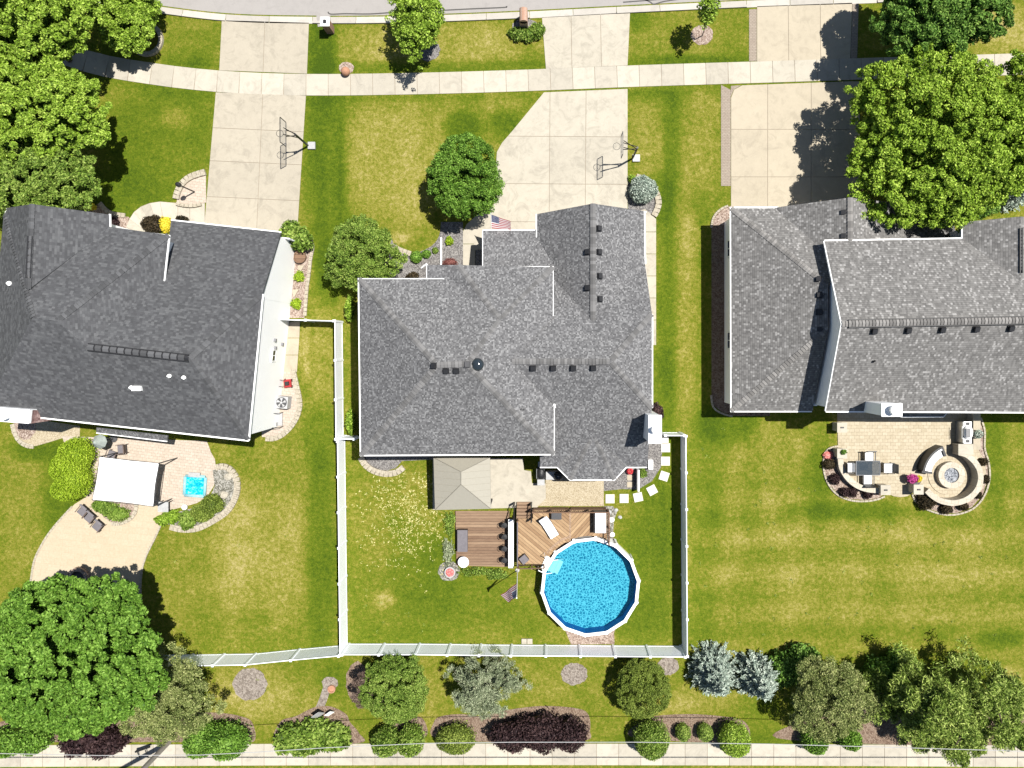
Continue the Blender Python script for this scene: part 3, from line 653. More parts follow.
def garage_door(parent, c, wd, ht, ang):
    M3 = Matrix.Rotation(ang, 3, 'Z'); mb = MB(); n = 4
    for i in range(n): mb.box((c[0], c[1], c[2]-ht/2+ht*(i+.5)/n), (wd, 0.08, ht/n-0.03), M=M3)
    mb.build('garage_door', M['white'], parent)
def box_vents(parent, pts, name='roof_vent', mat='blackp', size=0.31):
    for (x, y, h, sl) in pts:
        p = P(x, y, h); mb = MB(); R = Matrix.Rotation(math.atan(sl[1]), 3, 'X') @ Matrix.Rotation(-math.atan(sl[0]), 3, 'Y')
        mb.box((p.x, p.y, p.z+0.02), (size*1.25, size*1.25, 0.03), M=R); mb.box((p.x, p.y, p.z+0.12), (size*0.9, size*0.9, 0.16), M=R)
        mb.build(name, M[mat], parent)
def pipe_vents(parent, pts, r=0.06, hh=0.35, mat='white'):
    for (x, y, h) in pts:
        p = P(x, y, h); MB().tube([p-Vector((0, 0, .2)), p+Vector((0, 0, hh))], r, 10).tube([p-Vector((0, 0, .05)), p+Vector((0, 0, .06))], r*2.0, 10).build('pipe_vent', M[mat], parent)

# ---- middle house
hm = thing('suburban_house', 'two storey house in the middle with grey hipped roof and front garage gable', 'house', G(520, 360))
A = 5.6
roof_part(hm, 'roof', [
 [(359,279,A),(449,279,A),(500,320,7.25),(467,364,8.4),(437,365,8.4)],
 [(359,279,A),(437,365,8.4),(361,455,A)],
 [(361,455,A),(437,365,8.4),(467,364,8.4),(554,454,A)],
 [(458,265,5.72),(553,267,A),(500,320,7.25)],
 [(458,265,5.72),(500,320,7.25),(449,279.5,A)], [(427,265,5.5),(458,265,5.72),(449,279.5,A),(427,279.5,5.5)],
 [(467,364,8.4),(500,320,7.25),(553,267,A),(553,318,A),(512,361.5,7.0),(554,406,A),(554,454,A)],
 [(543,264,3.3),(645,264,3.3),(652,314,5.4),(610,361.5,7.0),(508,361.5,7.0),(543,326,5.75)],
 [(652,314,5.4),(652,408,5.4),(610,361.5,7.0)],
 [(508,361.5,7.0),(610,361.5,7.0),(652,408,5.4),(647,467,3.2),(540,467,3.2),(540,395,5.9)],
 [(537,214,3.2),(593,203.5,5.55),(593,322,5.55),(537,264,3.2)],
 [(593,203.5,5.55),(644,211,3.2),(645,264,3.3),(593,322,5.55)],
 [(483,230.5,3.0),(556,230.5,3.0),(556,271,4.08),(483,271,4.08)],
 [(593,433,4.42),(557,466.5,3.22),(570,479.5,3.1)], [(593,433,4.42),(570,479.5,3.1),(614.5,479.5,3.1)], [(593,433,4.42),(614.5,479.5,3.1),(626.5,466.5,3.22)]], M['roof_mid'])
caps(hm, [((359,279,A),(437,365,8.4)),((361,455,A),(437,365,8.4)),((437,365,8.4),(467,364,8.4)),((554,454,A),(467,364,8.4)),((553,267,A),(500,320,7.25)),((500,320,7.25),(467,364,8.4)),((458,265,5.72),(500,320,7.25)),
 ((512,361.5,7.0),(610,361.5,7.0)),((652,314,5.4),(610,361.5,7.0)),((652,408,5.4),(610,361.5,7.0)),((593,203.5,5.55),(593,322,5.55)),
 ((557,466.5,3.22),(593,433,4.42)),((570,479.5,3.1),(593,433,4.42)),((614.5,479.5,3.1),(593,433,4.42)),((626.5,466.5,3.22),(593,433,4.42))], M['cap_mid'])
gutter(hm, [((358.5,279,A),(449,279,A)),((358.5,278,A),(360.5,456,A)),((360,455.5,A),(554.5,454.5,A)),((554,455,A),(554,405,A)),((475,267,A),(553.5,267,A)),((552.8,267,A),(552.8,316,A)),((427,264.5,5.5),(427,280,5.5)),
 ((483,230.3,3.0),(536,230.3,3.0)),((483,230,3.0),(483,268,4.0)),((536.7,214,3.2),(536.7,246,3.2)),((644.5,211,3.2),(645.3,264,3.3)),((652.3,314,5.4),(652.3,408,5.4)),((540,467.3,3.2),(557,467.3,3.2)),((557,467,3.22),(570,480,3.1)),((570,480,3.1),(614.5,480,3.1)),((614.5,480,3.1),(626.5,467,3.22)),((626.5,467.3,3.2),(647,467.3,3.2))])
for seg in [((421,268,5.0),(427,263.5,5.4)), ((554,402,A),(555,408,A))]: gutter(hm, [seg], 'downspout', 0.05)
for (x, y, h0, h1) in [(645.5, 212, 0.1, 3.1), (361.5, 450, 0.1, 5.4), (646, 462, 0.1, 3.0), (558.5, 463, 0.1, 3.0)]:
    q = P(x, y, h1); MB().box((q.x, q.y, (h0+h1)/2), (0.09, 0.09, h1-h0)).build('downspout', M['white'], hm)
wallprism(hm, [(364,284),(452,284),(452,274),(548,274),(548,449),(366,449)], A, mat=M['siding_tan'])
wallprism(hm, [(434,270),(470,270),(470,300),(434,300)], A, mat=M['siding_tan'])
wallprism(hm, [(541,219),(640,219),(640,266),(643,270),(643,462),(624,462),(613,475),(571,475),(559,462),(545,462)], 3.15, 3.1, mat=M['siding_tan'])
wallprism(hm, [(497,248),(541,248),(541,290),(497,290)], 3.0, 3.05, mat=M['siding_tan'])
ex = P(648, 350, 4).x; yy = lambda y, h: P(0, y, h).y
wallpoly(hm, [(ex, yy(266,3.3), 0), (ex, yy(266,3.3), 3.15), (ex, yy(314,5.4), 5.25), (ex, yy(408,5.4), 5.25), (ex, yy(465,3.2), 3.05), (ex, yy(465,3.2), 0)], (1, 0, 0), mat=M['siding_tan'])
gy = P(0, 218.6, 3.2).y; gx = [P(541, 0, 3.2).x, P(593, 0, 5.55).x, P(640, 0, 3.2).x]
wallpoly(hm, [(gx[0], gy, 0), (gx[2], gy, 0), (gx[2], gy, 3.05), (gx[1], gy, 5.3), (gx[0], gy, 3.05)], (0, 1, 0), mat=M['siding_tan'])
garage_door(hm, (gx[1], gy+0.05, 1.2), 5.2, 2.3, 0)
c = P(485.5, 233.5, 3.0); MB().box((c.x, c.y, 1.45), (0.22, 0.22, 2.75)).build('porch_column', M['white'], hm)
for x in (385, 415, 500, 530):
    window(hm, (P(x, 0, A).x, P(0, 284 if x < 450 else 274, A).y+0.02, 4.2), 1.1, 1.3, 0)
for x in (390, 430, 480, 520): window(hm, (P(x, 0, A).x, P(0, 449, A).y-0.02, 4.2), 1.3, 1.3, 0)
for y in (310, 420): window(hm, (P(364.5, 0, A).x-0.02, P(0, y, A).y, 4.0), 1.0, 1.2, math.pi/2)
window(hm, (ex+0.02, yy(360, 4), 4.0), 1.2, 1.2, math.pi/2)
window(hm, (P(592, 0, 3).x, P(0, 475, 3.15).y-0.02, 1.7), 2.2, 1.5, 0, 3)
window(hm, (P(500, 0, 3).x, P(0, 449, A).y-0.02, 1.3), 1.8, 2.1, 0, 2, 'patio_door')
c = P(519, 0, 3.0); MB().box((c.x, P(0, 248, 3.0).y+0.03, 1.05), (0.95, 0.08, 2.1)).build('front_door', M['red'], hm)
sN = (0, .56); sS = (0, -.56)
box_vents(hm, [(587.3,252,5.38,(.67,0)),(587.3,288,5.38,(.67,0)),(599.3,228.5,5.38,(-.67,0)),(599.5,252,5.36,(-.67,0)),(600,276,5.34,(-.67,0)),(600.2,299,5.34,(-.67,0)),
 (532.8,368.2,6.85,(0,.54)),(553,368.2,6.85,(0,.54)),(573,368.2,6.85,(0,.54)),(593,368,6.85,(0,.54)),(433.6,366,8.3,(.55,0)),(446,371,8.2,(0,.54)),(456,371,8.2,(0,.54))])
box_vents(hm, [(467.4,364.4,8.38,(0,0))], mat='dgrey', size=0.32)
c = P(477.6, 364.5, 8.05); MB().lathe((c.x, c.y, c.z-0.15), [(0.36,0),(0.34,0.22),(0.38,0.23),(0.38,0.27),(0.30,0.40),(0.16,0.48),(0.02,0.50)], 24).build('sun_tunnel', M['glass'], hm, smooth=True)
pipe_vents(hm, [(433.5,405,6.9),(521.5,409,6.5),(524,409,6.45)], 0.05, 0.3, 'blackp')
ch = MB(); a = P(649.2, 415.8, 7.0); b = P(660.8, 442.6, 7.0); ch.prism([(a.x, a.y), (b.x, a.y), (b.x, b.y), (a.x, b.y)], 0, 7.0)
chm = ch.build('chimney', M['siding'], hm)
ch = MB(); ch.prism([(a.x-.05, a.y+.05), (b.x+.05, a.y+.05), (b.x+.05, b.y-.05), (a.x-.05, b.y-.05)], 7.003, 7.06); ch.build('chimney_cap', M['white'], chm)
c = P(654.3, 429.5, 7.2); MB().lathe((c.x, c.y, 7.06), [(0.13,0),(0.13,0.3),(0.21,0.3),(0.21,0.42),(0.12,0.5)], 20).build('flue', M['white'], chm)

# ---- right house
hr = thing('suburban_house', 'large house at the right edge with pale weathered shingles and a wide rear chimney', 'house', G(900, 320))
E1 = 3.3
roof_part(hr, 'roof', [
 [(731,208,E1),(828,285.5,5.95),(828,328.7,5.95),(731.5,411,E1)],
 [(731,208,E1),(845,208,E1),(845,262,5.15),(828,285.5,5.95)],
 [(731.5,411,E1),(828,328.7,5.95),(812.5,411,E1)],
 [(775,207.5,E1),(850.5,197.5,5.6),(850.5,262,5.6),(775,262,E1)], [(850.5,197.5,5.6),(918,205.5,E1),(918,262,E1),(850.5,262,5.6)],
 [(890,221.5,3.1),(954,220.5,3.1),(957,244,3.9),(890,244,3.9)],
 [(824.5,241,A),(1240,234,A),(1240,316,8.0),(842,324,8.0)], [(842,324,8.0),(1240,316,8.0),(1240,413,A),(826,411,A)],
 [(963,222,A),(1021,216.5,6.9),(1021,292,6.9),(963,250,A)], [(1021,216.5,6.9),(1080,221,A),(1080,250,A),(1021,292,6.9)],
 [(873,396,5.7),(884,396,5.7),(878,376,6.25)]], M['roof_lite'])
caps(hr, [((731,208,E1),(828,285.5,5.95)),((731.5,411,E1),(828,328.7,5.95)),((850.5,197.5,5.6),(850.5,258,5.6)),((842,324,8.0),(850,323.6,8.0))], M['cap_lite'])
# ridge vent with its slots
def ridge_vent(parent, a, b, mat, wid=0.19, step=0.2, rails=True):
    a = P(*a); b = P(*b); d = (b-a); L = d.length; d.normalize(); hx = Vector((d.y, -d.x, 0)).normalized(); up = Vector((0, 0, 1)); mb = MB()
    n = int(L/step)
    for i in range(n):
        p = a+d*(i*step)+up*0.10; q = p+d*(step*0.8)
        mb.add([p-hx*wid-up*.07, p, p+hx*wid-up*.07, q-hx*wid-up*.07, q, q+hx*wid-up*.07], [(0, 1, 4, 3), (1, 2, 5, 4)])
    o = mb.build('ridge_vent', mat, parent); mb = MB()
    for s in (-1, 1): mb.tube([a+hx*s*(wid+.03)+up*.035, b+hx*s*(wid+.03)+up*.035], 0.035, 6)
    mb.add([a-hx*wid-up*0.0, a+up*.07, a+hx*wid, b-hx*wid, b+up*.07, b+hx*wid], [(0, 1, 4, 3), (1, 2, 5, 4)])
    mb.build('vent_frame', M['blackp'], o)
ridge_vent(hr, (848.5,323.6,8.0), (1235,316.1,8.0), M['cap_lite'])
ridge_vent(hr, (1021,228,6.9), (1021,273,6.9), M['cap_lite'], 0.05)
gutter(hr, [((731,207.6,E1),(790,207.6,E1)),((730.7,207,E1),(731.2,412,E1)),((731,411.5,E1),(812,411.5,E1)),((824.5,240.6,A),(962.5,238.3,A)),((962.5,222,A),(962.5,239,A)),((826,411.6,A),(1240,413.6,A)),((890,221.3,3.1),(954,220.3,3.1))])
gutter(hr, [((824.3,241,A),(841.8,324,8.0)),((841.8,324,8.0),(825.8,411,A))], 'rake_trim', 0.05)
wallprism(hr, [(737,213),(900,213),(900,260),(818,260),(818,406),(737,406)], 3.3, 3.25)
X0 = ((NX-512)+252.5)*S; yt = P(0, 244.5, A).y; yb = P(0, 407.5, A).y; ym = (yt+yb)/2; X1 = P(1236, 0, A).x
mb = MB(); mb.prism([(X0, yt), (X1, yt), (X1, yb), (X0, yb)], 0, 5.45); mb.build('wall', M['siding'], hr)
wallpoly(hr, [(X0-.01, yb, 5.3), (X0-.01, yt, 5.3), (X0-.01, yt, 5.45), (X0-.01, ym, 7.85), (X0-.01, yb, 5.45)], (-1, 0, 0))
wallprism(hr, [(968,227),(1075,227),(1075,250),(968,250)], A, 5.55)
gy = P(0, 212.8, 3.2).y; wallpoly(hr, [(P(779,0,3.3).x, gy, 0), (P(914,0,3.3).x, gy, 0), (P(914,0,3.3).x, gy, 3.15), (P(850.5,0,5.6).x, gy, 5.4), (P(779,0,3.3).x, gy, 3.15)], (0, 1, 0))
garage_door(hr, (P(790,0,3.3).x, gy+0.06, 1.2), 4.6, 2.2, 0); garage_door(hr, (P(870,0,3.3).x, gy+0.06, 1.2), 2.6, 2.2, 0)
for y in (245, 340): window(hr, (P(737, 0, 3.3).x-0.02, P(0, y, 3).y, 1.7), 1.1, 1.2, math.pi/2)
for x in (850, 910, 980): window(hr, (P(x, 0, A).x, yb-0.02, 4.2), 1.3, 1.3, 0)
for x in (850, 930): window(hr, (P(x, 0, A).x, yb-0.02, 1.4), 2.0, 2.0, 0, 2)
box_vents(hr, [(874,331.3,7.85,(0,.46)),(908,330.6,7.85,(0,.46)),(942,330,7.85,(0,.46)),(976,329.3,7.85,(0,.46)),(1010.5,328.6,7.85,(0,.46)),(842.7,212.5,5.3,(.5,0)),(842.7,236,5.3,(.5,0)),(818,279,5.68,(.5,0)),(819,295,5.7,(.5,0)),(819,312,5.7,(.5,0)),(819,329.3,5.68,(.5,0))])
pipe_vents(hr, [(874,361,7.0)], 0.05, 0.3, 'blackp')
a = P(882, 404, 8.0); b = P(901, 415.7, 8.0); ch = MB(); ch.prism([(a.x, a.y), (b.x, a.y), (b.x, b.y), (a.x, b.y)], 0, 8.0); chm = ch.build('chimney', M['siding'], hr)
ch = MB(); ch.prism([(a.x-.05, a.y+.05), (b.x+.05, a.y+.05), (b.x+.05, b.y-.05), (a.x-.05, b.y-.05)], 8.003, 8.06); ch.build('chimney_cap', M['white'], chm)
c = P(894, 410, 8.3); MB().lathe((c.x, c.y, 8.06), [(0.2,0),(0.2,0.3),(0.29,0.3),(0.29,0.45),(0.15,0.55)], 20).build('flue', M['white'], chm)
# wide lower chase of the chimney and the shallow bay beside it
wx = [P(853, 0, 4.6).x, a.x]; mb = MB(); y0, y1 = yb, P(0, 415.7, 8).y
mb.add([(wx[0], y0, 0), (wx[1], y0, 0), (wx[1], y1, 0), (wx[0], y1, 0), (wx[0], y0, 4.4), (wx[1], y0, 5.4), (wx[1], y1, 5.4), (wx[0], y1, 4.4)], [(3, 2, 1, 0), (4, 5, 6, 7), (0, 1, 5, 4), (1, 2, 6, 5), (2, 3, 7, 6), (3, 0, 4, 7)]).build('chimney_shoulder', M['siding'], hr)
roof_part(hr, 'bay_roof', [[(901,405,3.3),(954,405,3.3),(943.5,416.5,3.0),(901,416.5,3.0)]], M['roof_lite'])
gutter(hr, [((901,416.8,3.0),(943.5,416.8,3.0)),((943.5,416.8,3.0),(950,409,3.1))])
wallprism(hr, [(902,402),(948,402),(941,413.5),(902,413.5)], 3.0, 3.0)

# ---- left house
hl = thing('suburban_house', 'left house turned a few degrees with charcoal roof and bright white gable wall', 'house', G(150, 340))
roof_part(hl, 'roof', [
 [(4,212,A),(168.5,235,A),(57,321,8.1),(33,317,8.1)], [(4,212,A),(33,317,8.1),(-16,411,A)],
 [(6.5,208,A),(32,204,7.6),(28,290,7.6),(1,265,A)], [(32,204,7.6),(109,214.5,A),(109.5,228.5,A),(28,290,7.6)],
 [(168.5,235,A),(163.5,281,A),(86,346,7.7),(57,321,8.1)],
 [(171,220.5,3.2),(281,232.5,3.2),(262.3,294,A),(190,358,7.7),(86,346,7.7),(154,282,5.75),(159,238,3.95),(169.5,234,3.78)],
 [(262.3,294,A),(248,440,A),(190,358,7.7)],
 [(-16,411,A),(33,317,8.1),(57,321,8.1),(86,346,7.7),(60,419.3,A)], [(60,419.3,A),(86,346,7.7),(190,358,7.7),(248,440,A)]], M['roof_dark'])
caps(hl, [((168.5,235,A),(57,321,8.1)),((190,358,7.7),(262.3,294,A)),((190,358,7.7),(248,440,A)),((32,204,7.6),(28,290,7.6)),((33,317,8.1),(4,212,A))], M['cap_dark'], 0.055)
ridge_vent(hl, (88,347,7.68), (189,358.2,7.68), M['cap_dark'], 0.17, 0.45); ridge_vent(hl, (36,317.5,7.68), (55,320.7,7.68), M['cap_dark'], 0.17, 0.4)
ridge_vent(hl, (30.5,236,7.58), (28.5,278,7.58), M['cap_dark'], 0.10, 0.4)
gutter(hl, [((5.8,208,A),(-17,411,A)),((109.3,214,A),(109.8,228,A)),((109.5,228.3,A),(169,235.5,A)),((169,235,A),(163.8,281,A)),((171,220,3.2),(281,232.2,3.2)),((262.8,294,A),(248.6,440.5,A)),((-17,411.5,A),(248.5,440.8,A))])
wallprism(hl, [(9,216),(104,222),(104,233),(161,239.2),(156,284),(259,298),(244.5,436),(-11,407)], A, 5.55)
wallprism(hl, [(174,225),(279,236.5),(270,290),(262,310),(166,300)], 3.15, 3.15)
a = P(280, 236.5, 3.15); b = P(259.2, 298, A); dv = (b-a); dv.z = 0; nv = Vector((-dv.y, dv.x, 0)).normalized()
if nv.x < 0: nv = -nv
wallpoly(hl, [(a.x, a.y, 0), (b.x, b.y, 0), (b.x, b.y, 5.45), (a.x, a.y, 3.1)], nv)
rot = math.atan2(P(244.5, 436, A).y-b.y, P(244.5, 436, A).x-b.x)
def on_wall(t): q = b.lerp(P(244.5, 436, A), t); return q
q = on_wall(0.42); window(hl, (q.x+0.03, q.y, 2.3), 0.75, 0.6, rot)
for t, z in ((0.30, 2.4), (0.36, 2.2), (0.33, 1.0)):
    q = on_wall(t); MB().box((q.x+0.06, q.y, z), (0.16, 0.2, 0.16), rot+math.pi/2).build('wall_vent', M['grey'], hl)
rf = math.atan2(P(279, 236.5, 3.2).y-P(174, 225, 3.2).y, P(279, 236.5, 3.2).x-P(174, 225, 3.2).x)
c = P(250, 233.2, 3.15); garage_door(hl, (c.x, c.y+0.03, 1.2), 4.6, 2.2, rf); c = P(198, 227.5, 3.15); garage_door(hl, (c.x, c.y+0.03, 1.2), 2.6, 2.2, rf)
for x, y in ((125, 434.2-13), (190, 428.5)): c = P(x, y, A); window(hl, (c.x, c.y-0.02, 4.2), 1.3, 1.2, rf)
pipe_vents(hl, [(169.5,376,7.3),(184,377.5,7.2),(131.5,387.5,7.0),(139,388,6.9)], 0.06, 0.22); pipe_vents(hl, [(9.5,283.5,6.6)], 0.07, 0.2)
mb = MB(); mb.prism([P(131,386,7.0), P(140,386,7.0), P(140,391,7.0), P(131,391,7.0)], 6.7, 6.95); mb.build('vent_hood', M['white'], hl)
mb = MB(); mb.prism([P(-20,406,6.4), P(30,409.8,6.4), P(28.6,423.6,6.4), P(-22,420,6.4)], 0, 6.4); chm = mb.build('chimney', M['siding'], hl)
c = P(4.6, 416, 6.7); MB().lathe((c.x, c.y, 6.4), [(0.2,0),(0.2,0.35),(0.27,0.35),(0.27,0.5),(0.1,0.58)], 20).build('flue', M['white'], chm)
roof_part(hl, 'chimney_shoulder_roof', [[(30.2,410,6.35),(49.5,411,4.9),(51.3,420.5,4.9),(28.8,423.8,6.35)]], M['pinkroof'])
mb = MB(); mb.prism([P(30,411,4.9), P(49,411.5,4.9), P(50.5,419.5,4.9), P(29,421,4.9)], 0, 4.75); mb.build('chimney_shoulder', M['siding'], hl)
roof_part(hl, 'door_canopy_roof', [[(96.5,427.5,3.2),(167.5,435.5,3.2),(166.8,441,2.95),(96,432.5,2.95)]], M['roof_mid'])
gutter(hl, [((96,432.7,2.95),(166.8,441.2,2.95))])
# ------------------------------------------------------------------ foliage
def leaf_quads(C, size, rg, up=0.5, aspect=0.55, N=None):
    n = len(C); r = rg.normal(size=(n, 3)); r /= np.linalg.norm(r, axis=1, keepdims=True)
    if N is None: N = np.tile([0, 0, 1.0], (n, 1))
    nn = r+N*up*2; nn /= np.linalg.norm(nn, axis=1, keepdims=True)+1e-9
    t = rg.normal(size=(n, 3)); t -= nn*(t*nn).sum(1, keepdims=True); t /= np.linalg.norm(t, axis=1, keepdims=True)+1e-9
    b = np.cross(nn, t); s = (size*rg.uniform(0.65, 1.3, n))[:, None]
    V = np.stack([C-t*s, C+b*s*aspect, C+t*s, C-b*s*aspect], 1).reshape(-1, 3)
    return V, np.arange(4*n).reshape(n, 4)
def clump_points(clumps, n, rg, shell=0.45):
    """leaf positions on clumps (x,y,z,rx,rz): mostly on the shell of each"""
    cl = np.array(clumps); wgt = cl[:, 3]**2; idx = rg.choice(len(cl), n, p=wgt/wgt.sum())
    d = rg.normal(size=(n, 3)); d /= np.linalg.norm(d, axis=1, keepdims=True); d[:, 2] = np.where(d[:, 2] < -0.25, -d[:, 2]*0.6, d[:, 2])
    rr = (shell+(1-shell)*rg.random(n)**0.5)[:, None]; c = cl[idx]
    sc = np.stack([c[:, 3], c[:, 3], c[:, 4]], 1); return c[:, :3]+d*sc*rr, d
def crown_clumps(cx, cy, z0, z1, rx, ry, n, cr, rg, irregular=0.2, fill=0.25, flat=0.75, top=0.5):
    out = []; zc = z0+(z1-z0)*(1-top); k = 0
    while len(out) < n and k < n*50:
        k += 1; t = rg.uniform(0, 2*math.pi); u = rg.uniform(0, 1)
        ph = math.acos(1-u*1.15) if rg.random() > fill else None
        if ph is None: r = rg.uniform(0.1, 0.75); zz = rg.uniform(-0.3, 0.7)*math.sqrt(max(0, 1-r*r))
        else: r = math.sin(min(ph, math.pi/2+.2)); zz = math.cos(ph)
        wob = 1+irregular*(math.sin(3*t+cx)+0.6*math.sin(5*t+cy*1.7)+0.5*math.sin(8*t+cx*cy))*0.5+rg.uniform(-irregular, irregular)*0.6
        c = cr*rg.uniform(0.65, 1.3); k1 = max(0.05, 1-c/max(rx, ry))
        x = cx+rx*r*math.cos(t)*wob*k1; y = cy+ry*r*math.sin(t)*wob*k1
        hz = (z1-zc) if zz >= 0 else (zc-z0); z = zc+zz*max(0.1, hz-c*flat)*(1+rg.uniform(-.14, .10))
        out.append((x, y, z, c, c*flat))
    return out
def trunk_mesh(root, base, clumps, r, rg, zfork, nl=7, mat='bark', name='trunk'):
    mb = MB(); b = Vector(base); mid = b+Vector((rg.uniform(-.1, .1), rg.uniform(-.1, .1), zfork))
    mb.tube([b-Vector((0, 0, .1)), b+Vector((0, 0, .15)), b.lerp(mid, .5), mid], [r*1.5, r*1.1, r*.95, r*.8], 9)
    for i in rg.choice(len(clumps), min(nl, len(clumps)), replace=False):
        c = Vector(clumps[i][:3]); m = mid.lerp(c, .5)+Vector((0, 0, -0.15*(c-mid).length)); mb.tube([mid-Vector((0, 0, .15)), m, c], [r*.55, r*.33, r*.1], 6)
    return mb.build(name, M[mat], root)
def tree(name, label, cat, px, py, prx, pry, z0, z1, mat, nleaf, leaf, ncl=60, cr=0.9, seed=1, group=None, hm=None, irregular=0.2, fill=0.25, flat=0.75, trunk=0.16, up=0.5, base=None, shell=0.45, aspect=.55, top=0.5, extra=None):
    """px,py,prx,pry: outline in the photo; z0..z1 crown heights"""
    cr = min(.34, cr*.5); ncl = int(prx*pry*S*S/(cr*cr)*3.0); nleaf = int(nleaf*2.6); leaf *= .60; up *= .8; fill = .12; shell = .3
    rg = np.random.default_rng(seed); hm = hm if hm is not None else z0+(z1-z0)*0.55; c = P(px, py, hm); k = (1-hm/H)*S
    cl = crown_clumps(c.x, c.y, z0, z1, prx*k, pry*k, ncl, cr, rg, irregular, fill, flat, top)
    if extra: cl += [(*P(a, b, h), r, r*.7) for a, b, h, r in extra]
    bb = P(*base, 0) if base else Vector((c.x, c.y, 0))
    root = thing(name, label, cat, (bb.x, bb.y, 0), group)
    pts, d = clump_points(cl, nleaf, rg, shell)
    ni = int(nleaf*.16); q = rg.normal(size=(ni, 3)); q /= np.linalg.norm(q, axis=1, keepdims=True); q *= (rg.random(ni)**.4)[:, None]   # sparse inner foliage
    cz = z0+(z1-z0)*.42; q = np.array([c.x, c.y, cz])+q*np.array([prx*k*.84, pry*k*.84, (z1-z0)*.30]); pts = np.concatenate([pts, q]); d = np.concatenate([d, np.tile([0, 0, .6], (ni, 1))])
    V, F = leaf_quads(pts, leaf*np.concatenate([np.ones(nleaf), np.full(ni, 1.5)]), rg, up, aspect, d*1.1+np.array([0, 0, .25]))
    np_mesh('crown', V, F, M[mat], root)
    if trunk: trunk_mesh(root, bb, cl, trunk, rg, max(0.3, z0*0.9), 9)
    return root
def bush(name, label, px, py, prx, pry, h, mat, nleaf, leaf=0.07, seed=1, group=None, lobes=None, cat='shrub', rough=0.06, core=True, z0=0.0, up=0.3):
    """clipped or low shrub: leaves over one or several domes, plus short stems"""
    h = h*1.9 if ('clipped' in name or 'hedge' in name) and h > .65 else h; rg = np.random.default_rng(seed); fz = .42 if h > 1.4 else .30; hm = z0+h*fz; L = lobes or [(px, py, prx, pry)]
    cl = []; c0 = P(px, py, hm); root = thing(name, label, cat, (c0.x, c0.y, z0), group); VV = []; FF = []; nb = 0
    for (x, y, rx, ry) in L:
        c = P(x, y, hm); k = (1-hm/H)*S; n = int(nleaf*(rx*ry)/sum(a*b for _, _, a, b in L))
        d = rg.normal(size=(n, 3)); d /= np.linalg.norm(d, axis=1, keepdims=True); d[:, 2] = np.where(d[:, 2] < -0.1, -d[:, 2], d[:, 2])
        th = np.arctan2(d[:, 1], d[:, 0]); wob = 1+rough*(np.sin(3*th+seed)+.7*np.sin(7*th+2*seed))*np.sqrt(np.clip(1-d[:, 2]**2, 0, 1))+rg.normal(size=n)*rough*0.6
        rr = (1-0.28*rg.random(n)**2)*wob
        pts = np.array([c.x, c.y, z0+h*fz])+d*np.array([rx*k, ry*k, h*(1-fz)])*rr[:, None]
        pts[:, 2] = np.maximum(pts[:, 2], z0+0.03)
        side = rg.random(n) < 0.22; pts[side, 2] = z0+rg.uniform(0.05, max(.1, h*.6), side.sum())
        V, F = leaf_quads(pts, leaf, rg, up, 0.6, d); VV.append(V); FF.append(F+nb); nb += len(V)
        if core:
            m = MB().blob((c.x, c.y, z0+h*fz), (rx*k*.82, ry*k*.82, h*(1-fz)*.82), 16, 8, 0.06, seed); V = np.array(m.v); V[:, 2] = np.maximum(V[:, 2], z0+.01)
            VV.append(V); FF.append(np.array(m.f)+nb); nb += len(V)
    np_mesh('foliage', np.concatenate(VV), np.concatenate(FF), M[mat], root)
    mb = MB(); c = (c0.x, c0.y)
    for j in range(5):
        t = j*1.256; mb.tube([(c[0]+.05*math.cos(t), c[1]+.05*math.sin(t), z0-.02), (c[0]+.35*prx*S*math.cos(t), c[1]+.35*pry*S*math.sin(t), z0+h*.55)], [.02, .01], 5)
    mb.build('stems', M['bark'], root); return root
